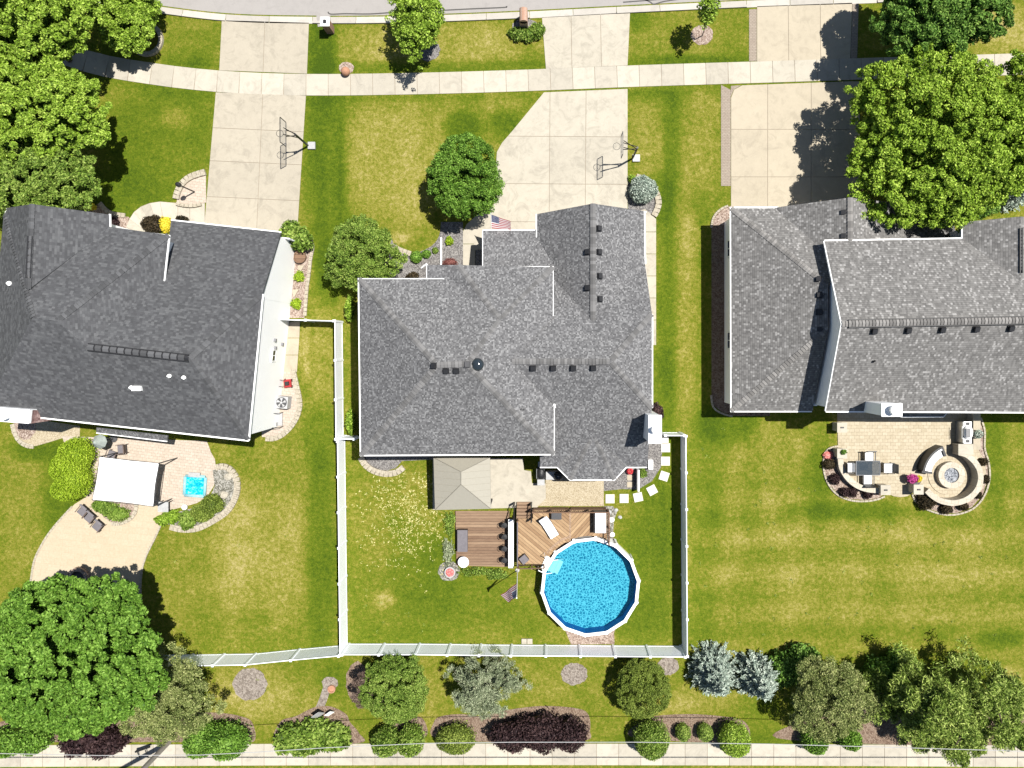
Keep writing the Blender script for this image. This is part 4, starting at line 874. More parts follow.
def spruce(name, label, px, py, prx, pry, h, mat, n, seed=1, leaf=0.12, group=None, spray=34, tiers=9, loose=0.0, top=(0, 0), cat='conifer', stiff=0.3):
    """conifer of whorled boughs; outline in the photo is that of the lower boughs"""
    rg = np.random.default_rng(seed); b = P(px, py, h*0.3); k = (1-h*.3/H)*S; b.z = 0; root = thing(name, label, cat, (b.x, b.y, 0), group)
    pts = []; dirs = []; per = max(4, n//(tiers*spray)); bm = MB(); bm.tube([b, b+Vector((0, 0, h*.95))], [h*.022+.03, .015], 7)
    for i in range(tiers):
        f = i/(tiers-1); z = h*(0.10+0.84*f); R = (1-f)**0.85*1.0+0.05
        m = max(5, int(spray*(1-f*.8)))
        for j in range(m):
            t = 2*math.pi*(j+rg.uniform(-.3, .3))/m+i*.7; L = R*rg.uniform(.75-.35*loose, 1.08)
            rx, ry = prx*k*L, pry*k*L; dx, dy = math.cos(t)*rx, math.sin(t)*ry; zz = z+rg.uniform(-.06, .06)*h
            if rg.random() < loose*.4: continue
            q = per*max(1, int(1.5+L*1.2)); u = rg.uniform(.18, 1.02, q)[:, None]; wob = rg.normal(size=(q, 3))*np.array([1, 1, .5])*(0.07*min(prx, pry)*k+.02)
            p = np.array([b.x, b.y, zz])+u*np.array([dx, dy, -0.16*h*L*.5])+np.array([0, 0, 1])*(u**2)*stiff*.25+wob*(1.15-u*.7)
            pts.append(p); dirs.append(np.tile([dx, dy, .3*math.hypot(dx, dy)], (q, 1)))
            if j % 3 == 0: bm.tube([(b.x, b.y, zz), (b.x+dx*.85, b.y+dy*.85, zz-.07*h*L)], [.02, .006], 4, False)
    C = np.concatenate(pts); D = np.concatenate(dirs); D /= np.linalg.norm(D, axis=1, keepdims=True)+1e-9; nn = len(C)
    r = rg.normal(size=(nn, 3)); t = D+r*.55; t /= np.linalg.norm(t, axis=1, keepdims=True); up = np.array([0, 0, 1.0])+rg.normal(size=(nn, 3))*.5
    bb = np.cross(t, up); bb /= np.linalg.norm(bb, axis=1, keepdims=True)+1e-9; s = (leaf*rg.uniform(.6, 1.3, nn))[:, None]
    V = np.stack([C-t*s, C+bb*s*.32, C+t*s, C-bb*s*.32], 1).reshape(-1, 3)
    np_mesh('crown', V, np.arange(4*nn).reshape(nn, 4), M[mat], root); bm.build('trunk', M['bark'], root); return root

# top left tree group
tree('shade_tree', 'tall light green tree at the top left corner of the photo', 'tree', 24, 22, 66, 52, 2.6, 7.2, 'lf_bright', 30000, .15, 80, 1.0, 3, irregular=.24, base=(70,60))
tree('shade_tree', 'broad light green tree hanging over the front sidewalk at the left edge', 'tree', 38, 112, 62, 54, 2.4, 7.0, 'lf_bright', 34000, .15, 85, .95, 4, irregular=.24, base=(78,120))
tree('shade_tree', 'darker green tree touching the top left corner of the charcoal roof', 'tree', 28, 182, 68, 42, 2.2, 6.2, 'lf_mid', 24000, .14, 70, .85, 5, irregular=.24, base=(55,178))
tree('shade_tree', 'fresh green young tree in a round stone ring beside the kerb', 'tree', 125, 12, 36, 39, 0.8, 3.2, 'lf_bright', 14000, .14, 44, .8, 6, irregular=.24, base=(147,39))
tree('street_tree', 'small open green tree standing on the verge between two driveways', 'tree', 416, 21, 27, 33, 1.0, 4.3, 'lf_bright', 5200, .13, 36, .55, 7, irregular=.35, base=(427,48), trunk=.09)
tree('round_tree', 'dense round dark shaded tree at the left side of the middle driveway', 'tree', 465, 177, 38, 43, 1.0, 4.2, 'lf_rich', 15000, .11, 70, .6, 8, irregular=.10, trunk=.12, flat=.85)
tree('round_tree', 'loose green tree at the top left corner of the middle house', 'tree', 362, 255, 37, 36, 0.6, 3.8, 'lf_mid', 11000, .11, 60, .6, 9, irregular=.22, trunk=.1)
tree('young_tree', 'thin staked young tree with a few leaves on the verge near the right driveway', 'tree', 708, 8, 10, 16, 1.5, 4.4, 'lf_bright', 520, .14, 9, .38, 10, base=(702,36), trunk=.035, irregular=.5, extra=[(704,18,2.4,.4),(713,16,2.8,.35)])
tree('maple_tree', 'dark green tree at the top edge above the right sidewalk', 'tree', 938, 8, 62, 50, 2.4, 7.2, 'lf_dark', 30000, .15, 70, 1.0, 11, irregular=.25, base=(900,44))
tree('shade_tree', 'large lime green tree in front of the right house', 'tree', 940, 140, 92, 86, 2.0, 7.8, 'lf_lime', 56000, .14, 135, 1.05, 12, irregular=.24, base=(884,152), trunk=.2)
tree('shade_tree', 'lime green tree crown cut by the right edge beside the larger one', 'tree', 1035, 120, 45, 60, 2.2, 6.5, 'lf_lime', 20000, .14, 50, .9, 13, irregular=.2)
spruce('blue_spruce', 'small blue grey spruce under the lime green tree at the right edge', 1012, 192, 24, 20, 2.8, 'lf_blue', 5000, 14)
bush('shrub', 'dark shrub in the shade beside the porch roof of the right house', 975, 205, 22, 14, 1.6, 'lf_dark', 4000, .09, 15)
# bottom trees
tree('maple_tree', 'very large rich green tree filling the lower left corner', 'tree', 64, 656, 95, 75, 2.6, 8.6, 'lf_rich', 62000, .17, 130, 1.05, 16, irregular=.16, base=(95,640), trunk=.22, flat=.7)
tree('crabapple_tree', 'grey olive tree growing over the left end of the white back fence', 'tree', 168, 697, 44, 46, 1.2, 4.4, 'lf_olive', 17000, .10, 60, .65, 17, irregular=.28, base=(178,680), up=.2, aspect=.4)
tree('round_tree', 'round green tree with a dead brown patch right behind the back fence', 'tree', 394, 688, 36, 34, .3, 3.8, 'lf_mid', 15000, .085, 60, .55, 18, irregular=.12, trunk=.1)
tree('round_tree', 'dense dark olive yew with a square round crown below the pool', 'tree', 643, 689, 28, 30, .2, 3.2, 'lf_yew', 15000, .07, 60, .42, 20, irregular=.08, trunk=.09, flat=1.0)
tree('crabapple_tree', 'grey olive round tree right of the two blue spruces', 'tree', 832, 700, 42, 41, 1.2, 4.6, 'lf_olive', 17000, .10, 60, .6, 21, irregular=.22, trunk=.12, up=.2, aspect=.4)
c = P(362, 690, 2.2); rg = np.random.default_rng(19); pts, d = clump_points([(c.x+rg.uniform(-.45,.55), c.y+rg.uniform(-1.0,1.0), c.z+rg.uniform(-.4,.5), .32, .25) for _ in range(14)], 2600, rg)
Vq, Fq = leaf_quads(pts, .10, rg, .1, .25); dd = bpy.data.objects['round_tree.002']
np_mesh('dead_branches', Vq, Fq, M['lf_dead'], dd); 
def pine(name, label, cx, cy, prx, pry, h, seed, mat='lf_pine', ntuft=150, per=150, tuft=.42, base=None, nbranch=26, leaf=.13):
    """open conifer: separate branches each ending in tufts, with gaps between"""
    rg = np.random.default_rng(seed); b = P(*(base or (cx, cy)), 0); root = thing(name, label, 'conifer', (b.x, b.y, 0)); bm = MB()
    top = P(cx, cy, h*.8); top.z = h; bm.tube([b, b.lerp(top, .5), top], [.2, .13, .03], 8); pts = []; D = []
    for i in range(nbranch):
        f = rg.uniform(0.25, 1); t = 2*math.pi*i/nbranch*2.4+rg.uniform(-.2, .2); L = (1.05-f*.75)*rg.uniform(.8, 1.1); a = b.lerp(top, f)
        k = (1-h*.5/H)*S; e = Vector((b.lerp(top, .6).x+math.cos(t)*prx*k*L, b.lerp(top, .6).y+math.sin(t)*pry*k*L, a.z+rg.uniform(-.3, .5)))
        bm.tube([a, a.lerp(e, .5)+Vector((0, 0, -.15)), e], [.05, .035, .012], 5, False)
        for j in range(max(2, ntuft//nbranch)):
            u = rg.uniform(.35, 1.02); side = rg.normal(size=3)*np.array([.5, .5, .15])*(.5+.5*L)
            c = np.array(a.lerp(e, u))+side*(1.15-u*.5); r = rg.normal(size=(per, 3)); r /= np.linalg.norm(r, axis=1, keepdims=True); r[:, 2] = np.abs(r[:, 2])*.9-.15
            pts.append(c+r*tuft*rg.uniform(.6, 1.15)*(rg.random((per, 1))**.5)); D.append(r)
    C = np.concatenate(pts); V, F = leaf_quads(C, leaf, rg, .5, .22, np.concatenate(D)*.3)
    np_mesh('crown', V, F, M[mat], root); bm.build('trunk', M['bark'], root); return root
pine('pine_tree', 'large open pine with separate tufts in the lower right corner', 930, 705, 72, 66, 6.5, 22, ntuft=380, per=120, tuft=.5, base=(905,690))
pine('pine_tree', 'second pine behind the large one close to the right edge', 994, 706, 56, 64, 5.5, 23, ntuft=300, per=120, tuft=.48, base=(962,690))
pine('pine_tree', 'lowest pine leaning over the back sidewalk in the lower right corner', 952, 733, 58, 34, 4.6, 29, ntuft=260, per=120, tuft=.42, base=(935,722))
pine('juniper_tree', 'open grey green juniper with spread limbs behind the back fence', 485, 693, 50, 41, 3.8, 24, 'lf_jun', 280, 120, .34, base=(482,672), nbranch=22, leaf=.09)
spruce('blue_spruce', 'left of the two blue spruces outside the lower right fence corner', 714, 673, 25, 27, 4.0, 'lf_blue', 15000, 25, .11, spray=30, tiers=10)
spruce('blue_spruce', 'right of the two blue spruces, paler and looser', 757, 677, 27, 27, 3.8, 'lf_blue', 14000, 26, .12, spray=26, tiers=9, loose=.45)
bush('blue_spruce', 'small pale blue round spruce in the curved bed next to the middle driveway', 643, 190, 14, 13.5, 1.4, 'lf_blue', 5200, .06, 27, cat='conifer', rough=.05)
# shrubs: (name, label, x, y, rx, ry, h, mat, n, leaf, lobes)
SH = [
 ('clipped_shrub', 'wide green clipped shrub in the lower left corner by the back sidewalk', 22,740,29,14,1.1,'lf_rich',5200,.08,[(8,741,22,13),(34,739,18,13)]),
 ('barberry_hedge', 'dark purple ragged shrub below the very large green tree', 97,739,30,15,1.2,'lf_purple',5200,.10,[(82,739,18,12),(108,741,20,12),(98,733,12,9)]),
 ('clipped_shrub', 'wide green two lobed hedge shrub by the sidewalk beside the olive tree', 217,739,33,18,1.3,'lf_rich',8000,.07,[(203,738,18,17),(230,740,20,17),(217,735,14,12)]),
 ('leafy_shrub', 'broad leafy green shrub below the small garden signs', 312,736,37,18,1.3,'lf_mid',4600,.13,[(294,738,20,15),(318,734,20,16),(336,736,15,14),(306,744,14,10)]),
 ('clipped_shrub', 'pair of merged round green shrubs by the back sidewalk left of the juniper', 398,739,25,16,1.2,'lf_mid',5200,.07,[(387,740,15,14),(411,739,14,15)]),
 ('clipped_shrub', 'smooth oval dark green shrub below the grey green juniper', 456,738,20,13.5,1.1,'lf_yew',5200,.055,None),
 ('barberry_hedge', 'long dark purple barberry hedge in the middle of the back bed', 541,732,49,17,1.2,'lf_purple',11000,.085,[(512,734,22,13),(540,731,26,17),(568,733,20,14)]),
 ('clipped_shrub', 'large round ball shrub below the dark olive yew', 651,738,18,18,1.35,'lf_mid',6500,.055,None),
 ('clipped_shrub', 'left one of the two smallest ball shrubs in the back bed', 682.5,731,8,8,.7,'lf_mid',1500,.045,None),
 ('clipped_shrub', 'right one of the two smallest ball shrubs in the back bed', 704.5,731,8,8.5,.7,'lf_mid',1500,.045,None),
 ('clipped_shrub', 'bright yellowish round ball shrub below the two blue spruces', 734,738,16,16,1.25,'lf_bright',5200,.055,None),
 ('clipped_shrub', 'round shrub standing below the olive tree at the right sidewalk', 814,740,13,12,1.0,'lf_rich',2600,.06,None),
 ('clipped_shrub', 'small green shrub between the olive tree and the large pine', 849,738,12,10,.9,'lf_rich',2200,.06,None),
 ('clipped_shrub', 'green shrub cut by the right edge beside the back sidewalk', 1020,736,10,12,1.0,'lf_mid',2200,.07,None),
 ('dark_shrub', 'dark shaded shrub between olive tree and pines against the lawn', 795,662,22,18,1.8,'lf_dark',5500,.10,[(785,668,16,16),(803,657,15,13)]),
 ('dark_shrub', 'dark green bush below the big pine near the lawn', 890,668,24,18,2.0,'lf_dark',5500,.11,[(880,672,16,14),(900,662,14,12),(890,690,14,12)]),
 ('potted_shrub', 'light green shrub on a brown stump planter at the corner of the left garage', 296,237,16,17,1.2,'lf_mid',1700,.12,[(292,234,12,13),(301,240,12,12)]),
 ('small_shrub', 'upper of two tiny yellow green shrubs beside the white gable wall', 299.5,276.5,5,5.5,.45,'lf_yg',420,.06,None),
 ('small_shrub', 'lower of two tiny yellow green shrubs beside the white gable wall', 296.5,304,5,5.5,.45,'lf_yg',420,.06,None),
 ('clipped_shrub', 'largest of three round shrubs in the grey gravel by the front lawn', 416.5,257,6,6,.6,'lf_rich',900,.05,None),
 ('clipped_shrub', 'middle sized of three round shrubs in the grey gravel', 426.5,254,4.5,4.2,.45,'lf_rich',520,.05,None),
 ('clipped_shrub', 'smallest of three round shrubs in the grey gravel', 435.5,250.5,3.2,3.2,.35,'lf_mid',300,.045,None),
 ('small_shrub', 'yellow green ball in the reddish gravel left of the front walk', 449.5,241,4,4.5,.45,'lf_yg',420,.05,None),
 ('red_shrub', 'dull red low shrub at the edge of the entry roof', 450,262.5,7.5,4,.5,'lf_redleaf',500,.05,None),
 ('dark_shrub', 'small dark grass clump touching the middle roof edge', 413,276.5,6,4,.45,'lf_choc',500,.09,None),
 ('dark_shrub', 'dark brown round shrub beside the curved left front walk', 153.5,225,10,9.5,.9,'lf_choc',1900,.07,None),
 ('yellow_shrub', 'bright yellow shrub at the corner of the left garage roof', 166,224.5,6,8,.7,'petal_yellow',900,.055,None),
 ('dark_shrub', 'dark reddish shrub in the pink gravel beside the left front porch', 114,223,5,5.5,.6,'lf_purple',600,.06,None),
 ('dark_shrub', 'low dark shrub peeking out over the left garage roof edge', 182,219,6,3,.6,'lf_choc',400,.06,None),
 ('yellow_shrub', 'small yellow shrub at the top left roof beside the lawn', 92,207,5,3.5,.5,'petal_yellow',400,.05,None),
 ('boxwood_hedge', 'large bright yellow green clipped hedge left of the white canopy', 73,469,21,33,1.1,'lf_yg',26000,.05,[(78,453,17,16),(71,467,18,18),(76,480,17,18),(69,488,14,13)]),
 ('low_hedge', 'low yellow green planting in the half round bed below the canopy', 116,513,15,8,.5,'lf_mid',2600,.06,[(102,506,10,7),(118,514,13,7),(110,509,10,7)]),
 ('low_hedge', 'pointed yellow green clump left of the crescent stone bed', 168,518,12,7.5,.55,'lf_bright',1600,.07,[(172,516,9,7),(163,520,8,5)]),
 ('leafy_shrub', 'light leafy shrub with white tips in the crescent bed', 188,520,9,9,.6,'lf_mid',900,.09,None),
 ('clipped_shrub', 'dark green mound in the middle of the crescent bed', 202,513,12,9,.65,'lf_yew',2400,.055,None),
 ('clipped_shrub', 'dark green round mound at the upper end of the crescent bed', 212.5,504,11,10,.75,'lf_yew',2600,.055,None),
 ('vine_shrub', 'narrow light green vine between white fence and the middle house, upper one', 350,309,3.5,13,1.2,'lf_bright',700,.08,None),
 ('vine_shrub', 'narrow light green vine between white fence and the middle house, lower one', 351,422,3.5,13,1.2,'lf_bright',700,.08,None),
 ('leafy_shrub', 'green perennial clump with small blossoms beside the round brick mailbox', 526,33,14,8,.6,'lf_mid',1500,.09,[(518,34,9,7),(528,35,9,7),(537,31,8,8)]),
 ('small_shrub', 'small green tuft above the blue spruce by the middle driveway', 632,179,4,4,.4,'lf_bright',300,.06,None),
 ('dark_shrub', 'dark red shrub at the foot of the middle house chimney', 657,413,6,10,.7,'lf_purple',900,.07,None),
 ('small_shrub', 'small green shrub right of the thin white divider wall', 643,473,4,4.5,.5,'lf_mid',420,.06,None),
 ('dark_shrub', 'uppermost dark ball shrub in the left half round bed of the paver patio', 828.5,464,6.2,5.5,.6,'lf_choc',1100,.045,None),
 ('dark_shrub', 'second dark ball shrub from the top in the left half round bed', 834,479,5.5,5.5,.6,'lf_purple',1000,.045,None),
 ('dark_shrub', 'wide dark double shrub at the bottom of the left half round bed', 848,492,8.5,5.5,.6,'lf_purple',1300,.045,[(844,492,5,5),(852,492,5,5)]),
 ('dark_shrub', 'dark shrub at the right end of the left half round bed', 867,494,5,4.5,.5,'lf_purple',800,.045,None),
 ('dark_shrub', 'largest dark shrub below the pillar beside the round seat wall', 925.5,500.5,9.5,9,.8,'lf_choc',2200,.05,None),
 ('dark_shrub', 'dark shrub directly below the round fire pit terrace', 945.5,508.5,6,5.5,.6,'lf_choc',1000,.045,None),
 ('dark_shrub', 'dark shrub at the lower right outside of the round seat wall', 962.5,506,5.5,4.5,.5,'lf_choc',900,.045,None),
 ('dark_shrub', 'small dark square looking shrub right below the curved wall', 977.5,495,4,3.6,.45,'lf_choc',500,.045,None),
 ('dark_shrub', 'small dark shrub at the right outside of the seat wall, level with the fire pit', 985.5,479,3.5,4.2,.45,'lf_choc',500,.045,None),
 ('dark_shrub', 'small dark shrub outside the wall just below the grill island', 983,461.5,4.5,4,.5,'lf_choc',600,.045,None),
 ('small_shrub', 'tiny dark plant on the patio pillar beside the red flowers', 843.5,452,3,2.5,.25,'lf_dark',150,.05,None),
]
for i, (nm, lb, x, y, rx, ry, h, mt, n, lf, lobes) in enumerate(SH):
    z0 = 0.95 if 'tiny dark plant on' in lb else (0.25 if 'stump planter' in lb else 0.0)
    bush(nm, lb, x, y, rx, ry, h, mt, n, lf, 100+i, lobes=lobes, z0=z0, cat='hedge' if 'hedge' in nm else 'shrub', rough=.03 if 'clipped' in nm or 'boxwood' in nm else .10)
bush('flower_plant', 'pink red flowers at the upper end of the left half round patio bed', 828, 455.5, 5, 4.5, .4, 'petal_pink', 500, .04, 301, cat='flowers')
bush('flower_pot_plant', 'purple flowers in the planter at the left of the round terrace', 912.5, 478.5, 5.5, 4.5, .35, 'petal_purple', 700, .045, 302, cat='flowers', z0=.55)
bush('flower_pot_plant', 'small yellow flowers right beside the purple ones', 919, 478.5, 3, 3.5, .3, 'petal_yellow', 300, .04, 303, cat='flowers', z0=.5)
# ferny ground plants along the lower deck and rocks bed
for i, (x, y, rx, ry, lb) in enumerate([(450,524,5,12,'narrow row of leafy plants along the left side of the lower deck'),(448,552,5,12,'ragged green plants with white blossoms left of the grey deck bench'),(480,571,22,4,'low green plants along the bottom edge of the lower deck'),(497,575,9,4,'leafy plants at the foot of the backyard flagpole')]):
    bush('perennial_plant', lb, x, y, rx, ry, .35, 'lf_jun' if i == 1 else 'lf_mid', 900, .06, 320+i, cat='plant', core=False, rough=.25)

# clover blossoms and weeds in the turf
rg = np.random.default_rng(88); n_ = 620; a_ = rg.normal(size=(n_, 2))*np.array([24, 30])+np.array([408, 515]); a_ = a_[(a_[:, 0] > 351) & (a_[:, 0] < 446) & (a_[:, 1] > 472) & (a_[:, 1] < 600)]
C = np.stack([(a_[:, 0]-512)*S, (384-a_[:, 1])*S, np.full(len(a_), .04)], 1); C = np.repeat(C, 3, 0)+rg.normal(size=(len(C)*3, 3))*np.array([.06, .06, .01])
V, F = leaf_quads(C, .05, rg, 1.5); M['clover'] = m_leaf('clover_blossom', (.22, .25, .06), (.38, .38, .14), (.62, .60, .34)); o = np_mesh('clover_patch', V, F, M['clover']); tag(o, 'pale clover blossoms scattered over the lawn left of the gazebo', 'clover', kind='stuff')
n_ = 150; X = np.concatenate([rg.uniform(-12, 35, n_), rg.uniform(-36, 8, n_//2)]); Y = np.concatenate([rg.uniform(-18, -3, n_), rg.uniform(-24, -7, n_//2)]); px_ = X/S+512; py_ = 384-Y/S
ok = ((px_ > 695) & (py_ < 640) & ~((px_ > 815) & (py_ < 520))) | ((px_ > 350) & (px_ < 430) & (py_ > 570) & (py_ < 640)) | ((px_ > 170) & (px_ < 330) & (py_ > 535) & (py_ < 640)) | ((px_ > 225) & (px_ < 620) & (py_ > 665) & (py_ < 705))
X, Y = X[ok], Y[ok]; C = np.repeat(np.stack([X, Y, np.full(len(X), .035)], 1), 8, 0); C += rg.normal(size=C.shape)*np.array([.07, .07, .01])
V, F = leaf_quads(C, .05, rg, .8); o = np_mesh('lawn_weeds', V, F, M['lf_yew']); tag(o, 'small dark weed tufts scattered over the lawns', 'weeds', kind='stuff')
# ------------------------------------------------------------------ fences
FH = 1.83
def fence(label, pts, posts_every=2.44, name='vinyl_fence', h=FH):
    w = [G(*p) for p in pts]; c = w[0].lerp(w[-1], .5); root = thing(name, label, 'fence', (c.x, c.y, 0)); P_ = []
    for i in range(len(w)-1):
        a, b = w[i], w[i+1]; L = (b-a).length; n = max(1, round(L/posts_every)); P_ += [a.lerp(b, j/n) for j in range(n)]
    P_.append(w[-1])
    for i, p in enumerate(P_):
        d = (P_[min(i+1, len(P_)-1)]-P_[max(i-1, 0)]); ang = math.atan2(d.y, d.x)
        po = MB().box((p.x, p.y, (h+.05)/2-.02), (.13, .13, h+.05), ang).build('post', M['vinyl'], root)
        q = MB(); ca, sa = math.cos(ang), math.sin(ang); r = .085; vs = []
        for z, rr in ((h+.03, r), (h+.06, r), (h+.13, .01)):
            for x, y in ((-rr, -rr), (rr, -rr), (rr, rr), (-rr, rr)): vs.append((p.x+x*ca-y*sa, p.y+x*sa+y*ca, z))
        q.add(vs, [(3,2,1,0),(0,1,5,4),(1,2,6,5),(2,3,7,6),(3,0,4,7),(4,5,9,8),(5,6,10,9),(6,7,11,10),(7,4,8,11),(8,9,10,11)]); q.build('post_cap', M['vinyl'], po)
    for a, b in zip(P_[:-1], P_[1:]):
        d = (b-a); L = d.length; ang = math.atan2(d.y, d.x); d.normalize(); mb = MB(); m = a.lerp(b, .5); n = max(2, int(L/.15))
        for j in range(n):
            q = a+d*(.065+(L-.13)*(j+.5)/n); mb.box((q.x, q.y, .92), ((L-.13)/n-.002, .024 if j % 2 else .027, h-.22), ang)
        mb.build('panel', M['vinyl'], root)
        MB().box((m.x, m.y, h-.05), (L-.13, .05, .10), ang).build('top_rail', M['vinyl'], root); MB().box((m.x, m.y, .10), (L-.13, .05, .12), ang).build('bottom_rail', M['vinyl'], root)
    return root
fence('long upright white vinyl fence running down the left side of the middle backyard', [(345,438),(347.5,644)])
fence('upper piece of white vinyl fence left of the middle house', [(342.5,322),(343.5,436)])
fence('short white vinyl fence from the left house gable to the fence corner', [(287,320.5),(341.5,322)])
fence('very short white fence piece between fence and the middle house corner', [(345.5,435.6),(361,436)])
fence('white vinyl fence along the bottom of the middle backyard', [(349.5,643.6),(420,643.6),(512,644.6),(680,645.8)])
fence('white vinyl fence behind the left lawn running under the olive tree', [(162,655),(256,653.5),(300,649),(346,644.8)])
fence('white vinyl fence along the right side of the middle backyard', [(680.8,433),(682.2,645)])
fence('short white fence with gate between chimney and the right fence', [(661,432.5),(679,432.5)])

# ------------------------------------------------------------------ pool and decks
PC = G(590.4-1.2, 586.7-5.9); PC.z = 0; PR = 3.41; n = 14
def ring(r, z, ph=0.12): return [(PC.x+r*math.cos(2*math.pi*i/n+ph), PC.y+r*math.sin(2*math.pi*i/n+ph), z) for i in range(n)]
def fring(mb, A, B, flip=False):
    b = len(mb.v); mb.v += list(A)+list(B)
    for i in range(n):
        f = [b+i, b+(i+1) % n, b+n+(i+1) % n, b+n+i]; mb.f.append(f[::-1] if flip else f); mb.uv.append(None)
pool = thing('swimming_pool', 'round above ground swimming pool with white rim and turquoise water', 'swimming pool', (PC.x, PC.y, 0))
mb = MB(); rings = [ring(PR-.05, 0), ring(PR-.05, 1.26), ring(PR-.18, 1.26), ring(PR-.18, 0)]; fring(mb, rings[0], rings[1]); fring(mb, rings[1], rings[2]); fring(mb, rings[2], rings[3])
mb.build('pool_wall', M['white'], pool)
mb = MB(); A_ = [ring(PR, 1.26), ring(PR, 1.33), ring(PR-.21, 1.33), ring(PR-.21, 1.26)]; [fring(mb, A_[i], A_[(i+1) % 4]) for i in range(4)]; mb.build('rim', M['white'], pool)
for i in range(n):
    t = 2*math.pi*i/n+.12; c = (PC.x+(PR-.105)*math.cos(t), PC.y+(PR-.14)*math.sin(t)); MB().box((c[0], c[1], 1.345), (.22, .16, .03), t).build('rim_cap', M['white'], pool)
    MB().box((PC.x+(PR)*math.cos(t), PC.y+(PR)*math.sin(t), .63), (.1, .14, 1.26), t).build('upright', M['white'], pool)
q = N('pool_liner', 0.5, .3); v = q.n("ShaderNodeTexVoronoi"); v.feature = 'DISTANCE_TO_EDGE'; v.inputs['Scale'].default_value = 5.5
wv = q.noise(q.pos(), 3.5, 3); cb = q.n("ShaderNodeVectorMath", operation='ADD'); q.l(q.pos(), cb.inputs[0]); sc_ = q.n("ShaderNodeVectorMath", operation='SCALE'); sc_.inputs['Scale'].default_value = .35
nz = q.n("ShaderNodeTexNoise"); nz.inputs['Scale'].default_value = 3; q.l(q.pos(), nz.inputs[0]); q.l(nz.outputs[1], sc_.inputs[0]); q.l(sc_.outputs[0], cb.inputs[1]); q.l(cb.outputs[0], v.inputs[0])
q.col(q.ramp(v.outputs['Distance'], [(0.0, (.34, .60, .62)), (.14, (.09, .33, .40)), (.28, (.012, .17, .255)), (.5, (.003, .13, .22))])); M['liner'] = q.m  # rippling caustic light painted into the pool floor colour as pale cell edges
M['linerwall'] = m_plain('pool_liner_wall', (.0, .16, .55), .5)
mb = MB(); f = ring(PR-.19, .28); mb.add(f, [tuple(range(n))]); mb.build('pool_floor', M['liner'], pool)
mb = MB(); fring(mb, ring(PR-.19, .28), ring(PR-.19, 1.25), True); mb.build('liner_wall', M['linerwall'], pool)
q = N('pool_water', .03, .5); tr = q.n("ShaderNodeBsdfTransparent"); tr.inputs[0].default_value = (.44, .78, .87, 1); mx = q.n("ShaderNodeMixShader"); mx.inputs[0].default_value = .07
q.b.inputs['Base Color'].default_value = (.02, .12, .18, 1); q.bump(q.noise(q.pos(), 5, 3), .5, .06); q.l(tr.outputs[0], mx.inputs[1]); q.l(q.b.outputs[0], mx.inputs[2]); q.l(mx.outputs[0], q.t.nodes['Material Output'].inputs[0])
mb = MB(); f = ring(PR-.2, 1.14); mb.add(f, [tuple(range(n))]); mb.build('water', q.m, pool)
# white in-pool steps
a = P(552, 563, 1.3); st = thing('pool_steps', 'white plastic entry steps inside the left side of the pool', 'pool steps', (a.x, a.y, .1)); rz = math.radians(-25)
for k in range(4): MB().box((a.x-.45+.3*k, a.y-.02-.14*k, 1.20-.16*k), (.30, .95, .07), rz).build('tread', M['white'], st)
for s in (-1, 1):
    o = Vector((-math.sin(rz), math.cos(rz), 0))*.5*s; MB().tube([(a.x-.75+o.x, a.y+.2+o.y, 1.2), (a.x-.7+o.x, a.y+.15+o.y, 2.0), (a.x-.2+o.x, a.y-.1+o.y, 1.9), (a.x+.6+o.x, a.y-.45+o.y, .4)], .028, 8).build('handrail', M['white'], st)

DH = 1.12
def deck(name, label, boards, h, skirt='wood_pl', th=.05):
    c = P(*boards[0][0][0], h); root = thing(name, label, 'deck', (c.x, c.y, 0))
    for pts, mt in boards:
        mb = MB(); w = [P(x, y, h) for x, y in pts]; mb.prism(w, h-th, h); mb.build('boards', M[mt], root)
        mb = MB(); mb.prism([(p.x+(sum(q.x for q in w)/len(w)-p.x)*.02, p.y+(sum(q.y for q in w)/len(w)-p.y)*.02) for p in w], .0, h-th-.004); mb.build('skirt', M[skirt], root)
    return root
arc = []
for i in range(60):
    t = 2*math.pi*i/60; arc.append((PC.x+(PR+.03)*math.cos(t), PC.y+(PR+.03)*math.sin(t)))
def px_of(w, h): k = 1-h/H; return (NX+((w[0]/S-(NX-512))/k), NY-((w[1]/S-(384-NY))/k))
ar = [px_of(a, DH) for a in arc]
up = [p for p in ar if p[1] < 562.5 and p[0] < 607.5]; up.sort(key=lambda p: p[0])
L1 = [p for p in up if p[0] <= 569.5]; L2 = [p for p in up if p[0] > 571.5]
dk = deck('pool_deck', 'raised brown deck with diagonal boards hugging the round pool', [
 ([(518,518.5),(518,564),(545.5,564)]+[(547.5,552)]+L1+[(569.6,L1[-1][1]-.4),(569.6,510),(533,510),(533,518.5)], 'wood_a'),
 ([(570.6,510)]+[(570.6, L2[0][1]+.5)]+L2+[(607.5,541),(607.5,510)], 'wood_b')], DH)
mb = MB()
for a, b in (((570.1,510),(570.1,541)),): mb.band([P(*a, DH), P(*b, DH)], .12, DH-.04, DH+.006)
mb.build('divider_board', M['wood_c'], dk)
mb = MB(); bl = [P(x, y, DH) for x, y in [(547,553),(553,546.5),(561,540),(570,536.5)]]; mb.band(bl, .16, DH-.04, DH+.008); mb.build('border_board', M['wood_c'], dk)
lo = deck('lower_deck', 'lower brown deck with level boards left of the bar counter', [([(455.5,511),(509.5,511),(508.5,567),(456.5,565.5)], 'wood')], .22)
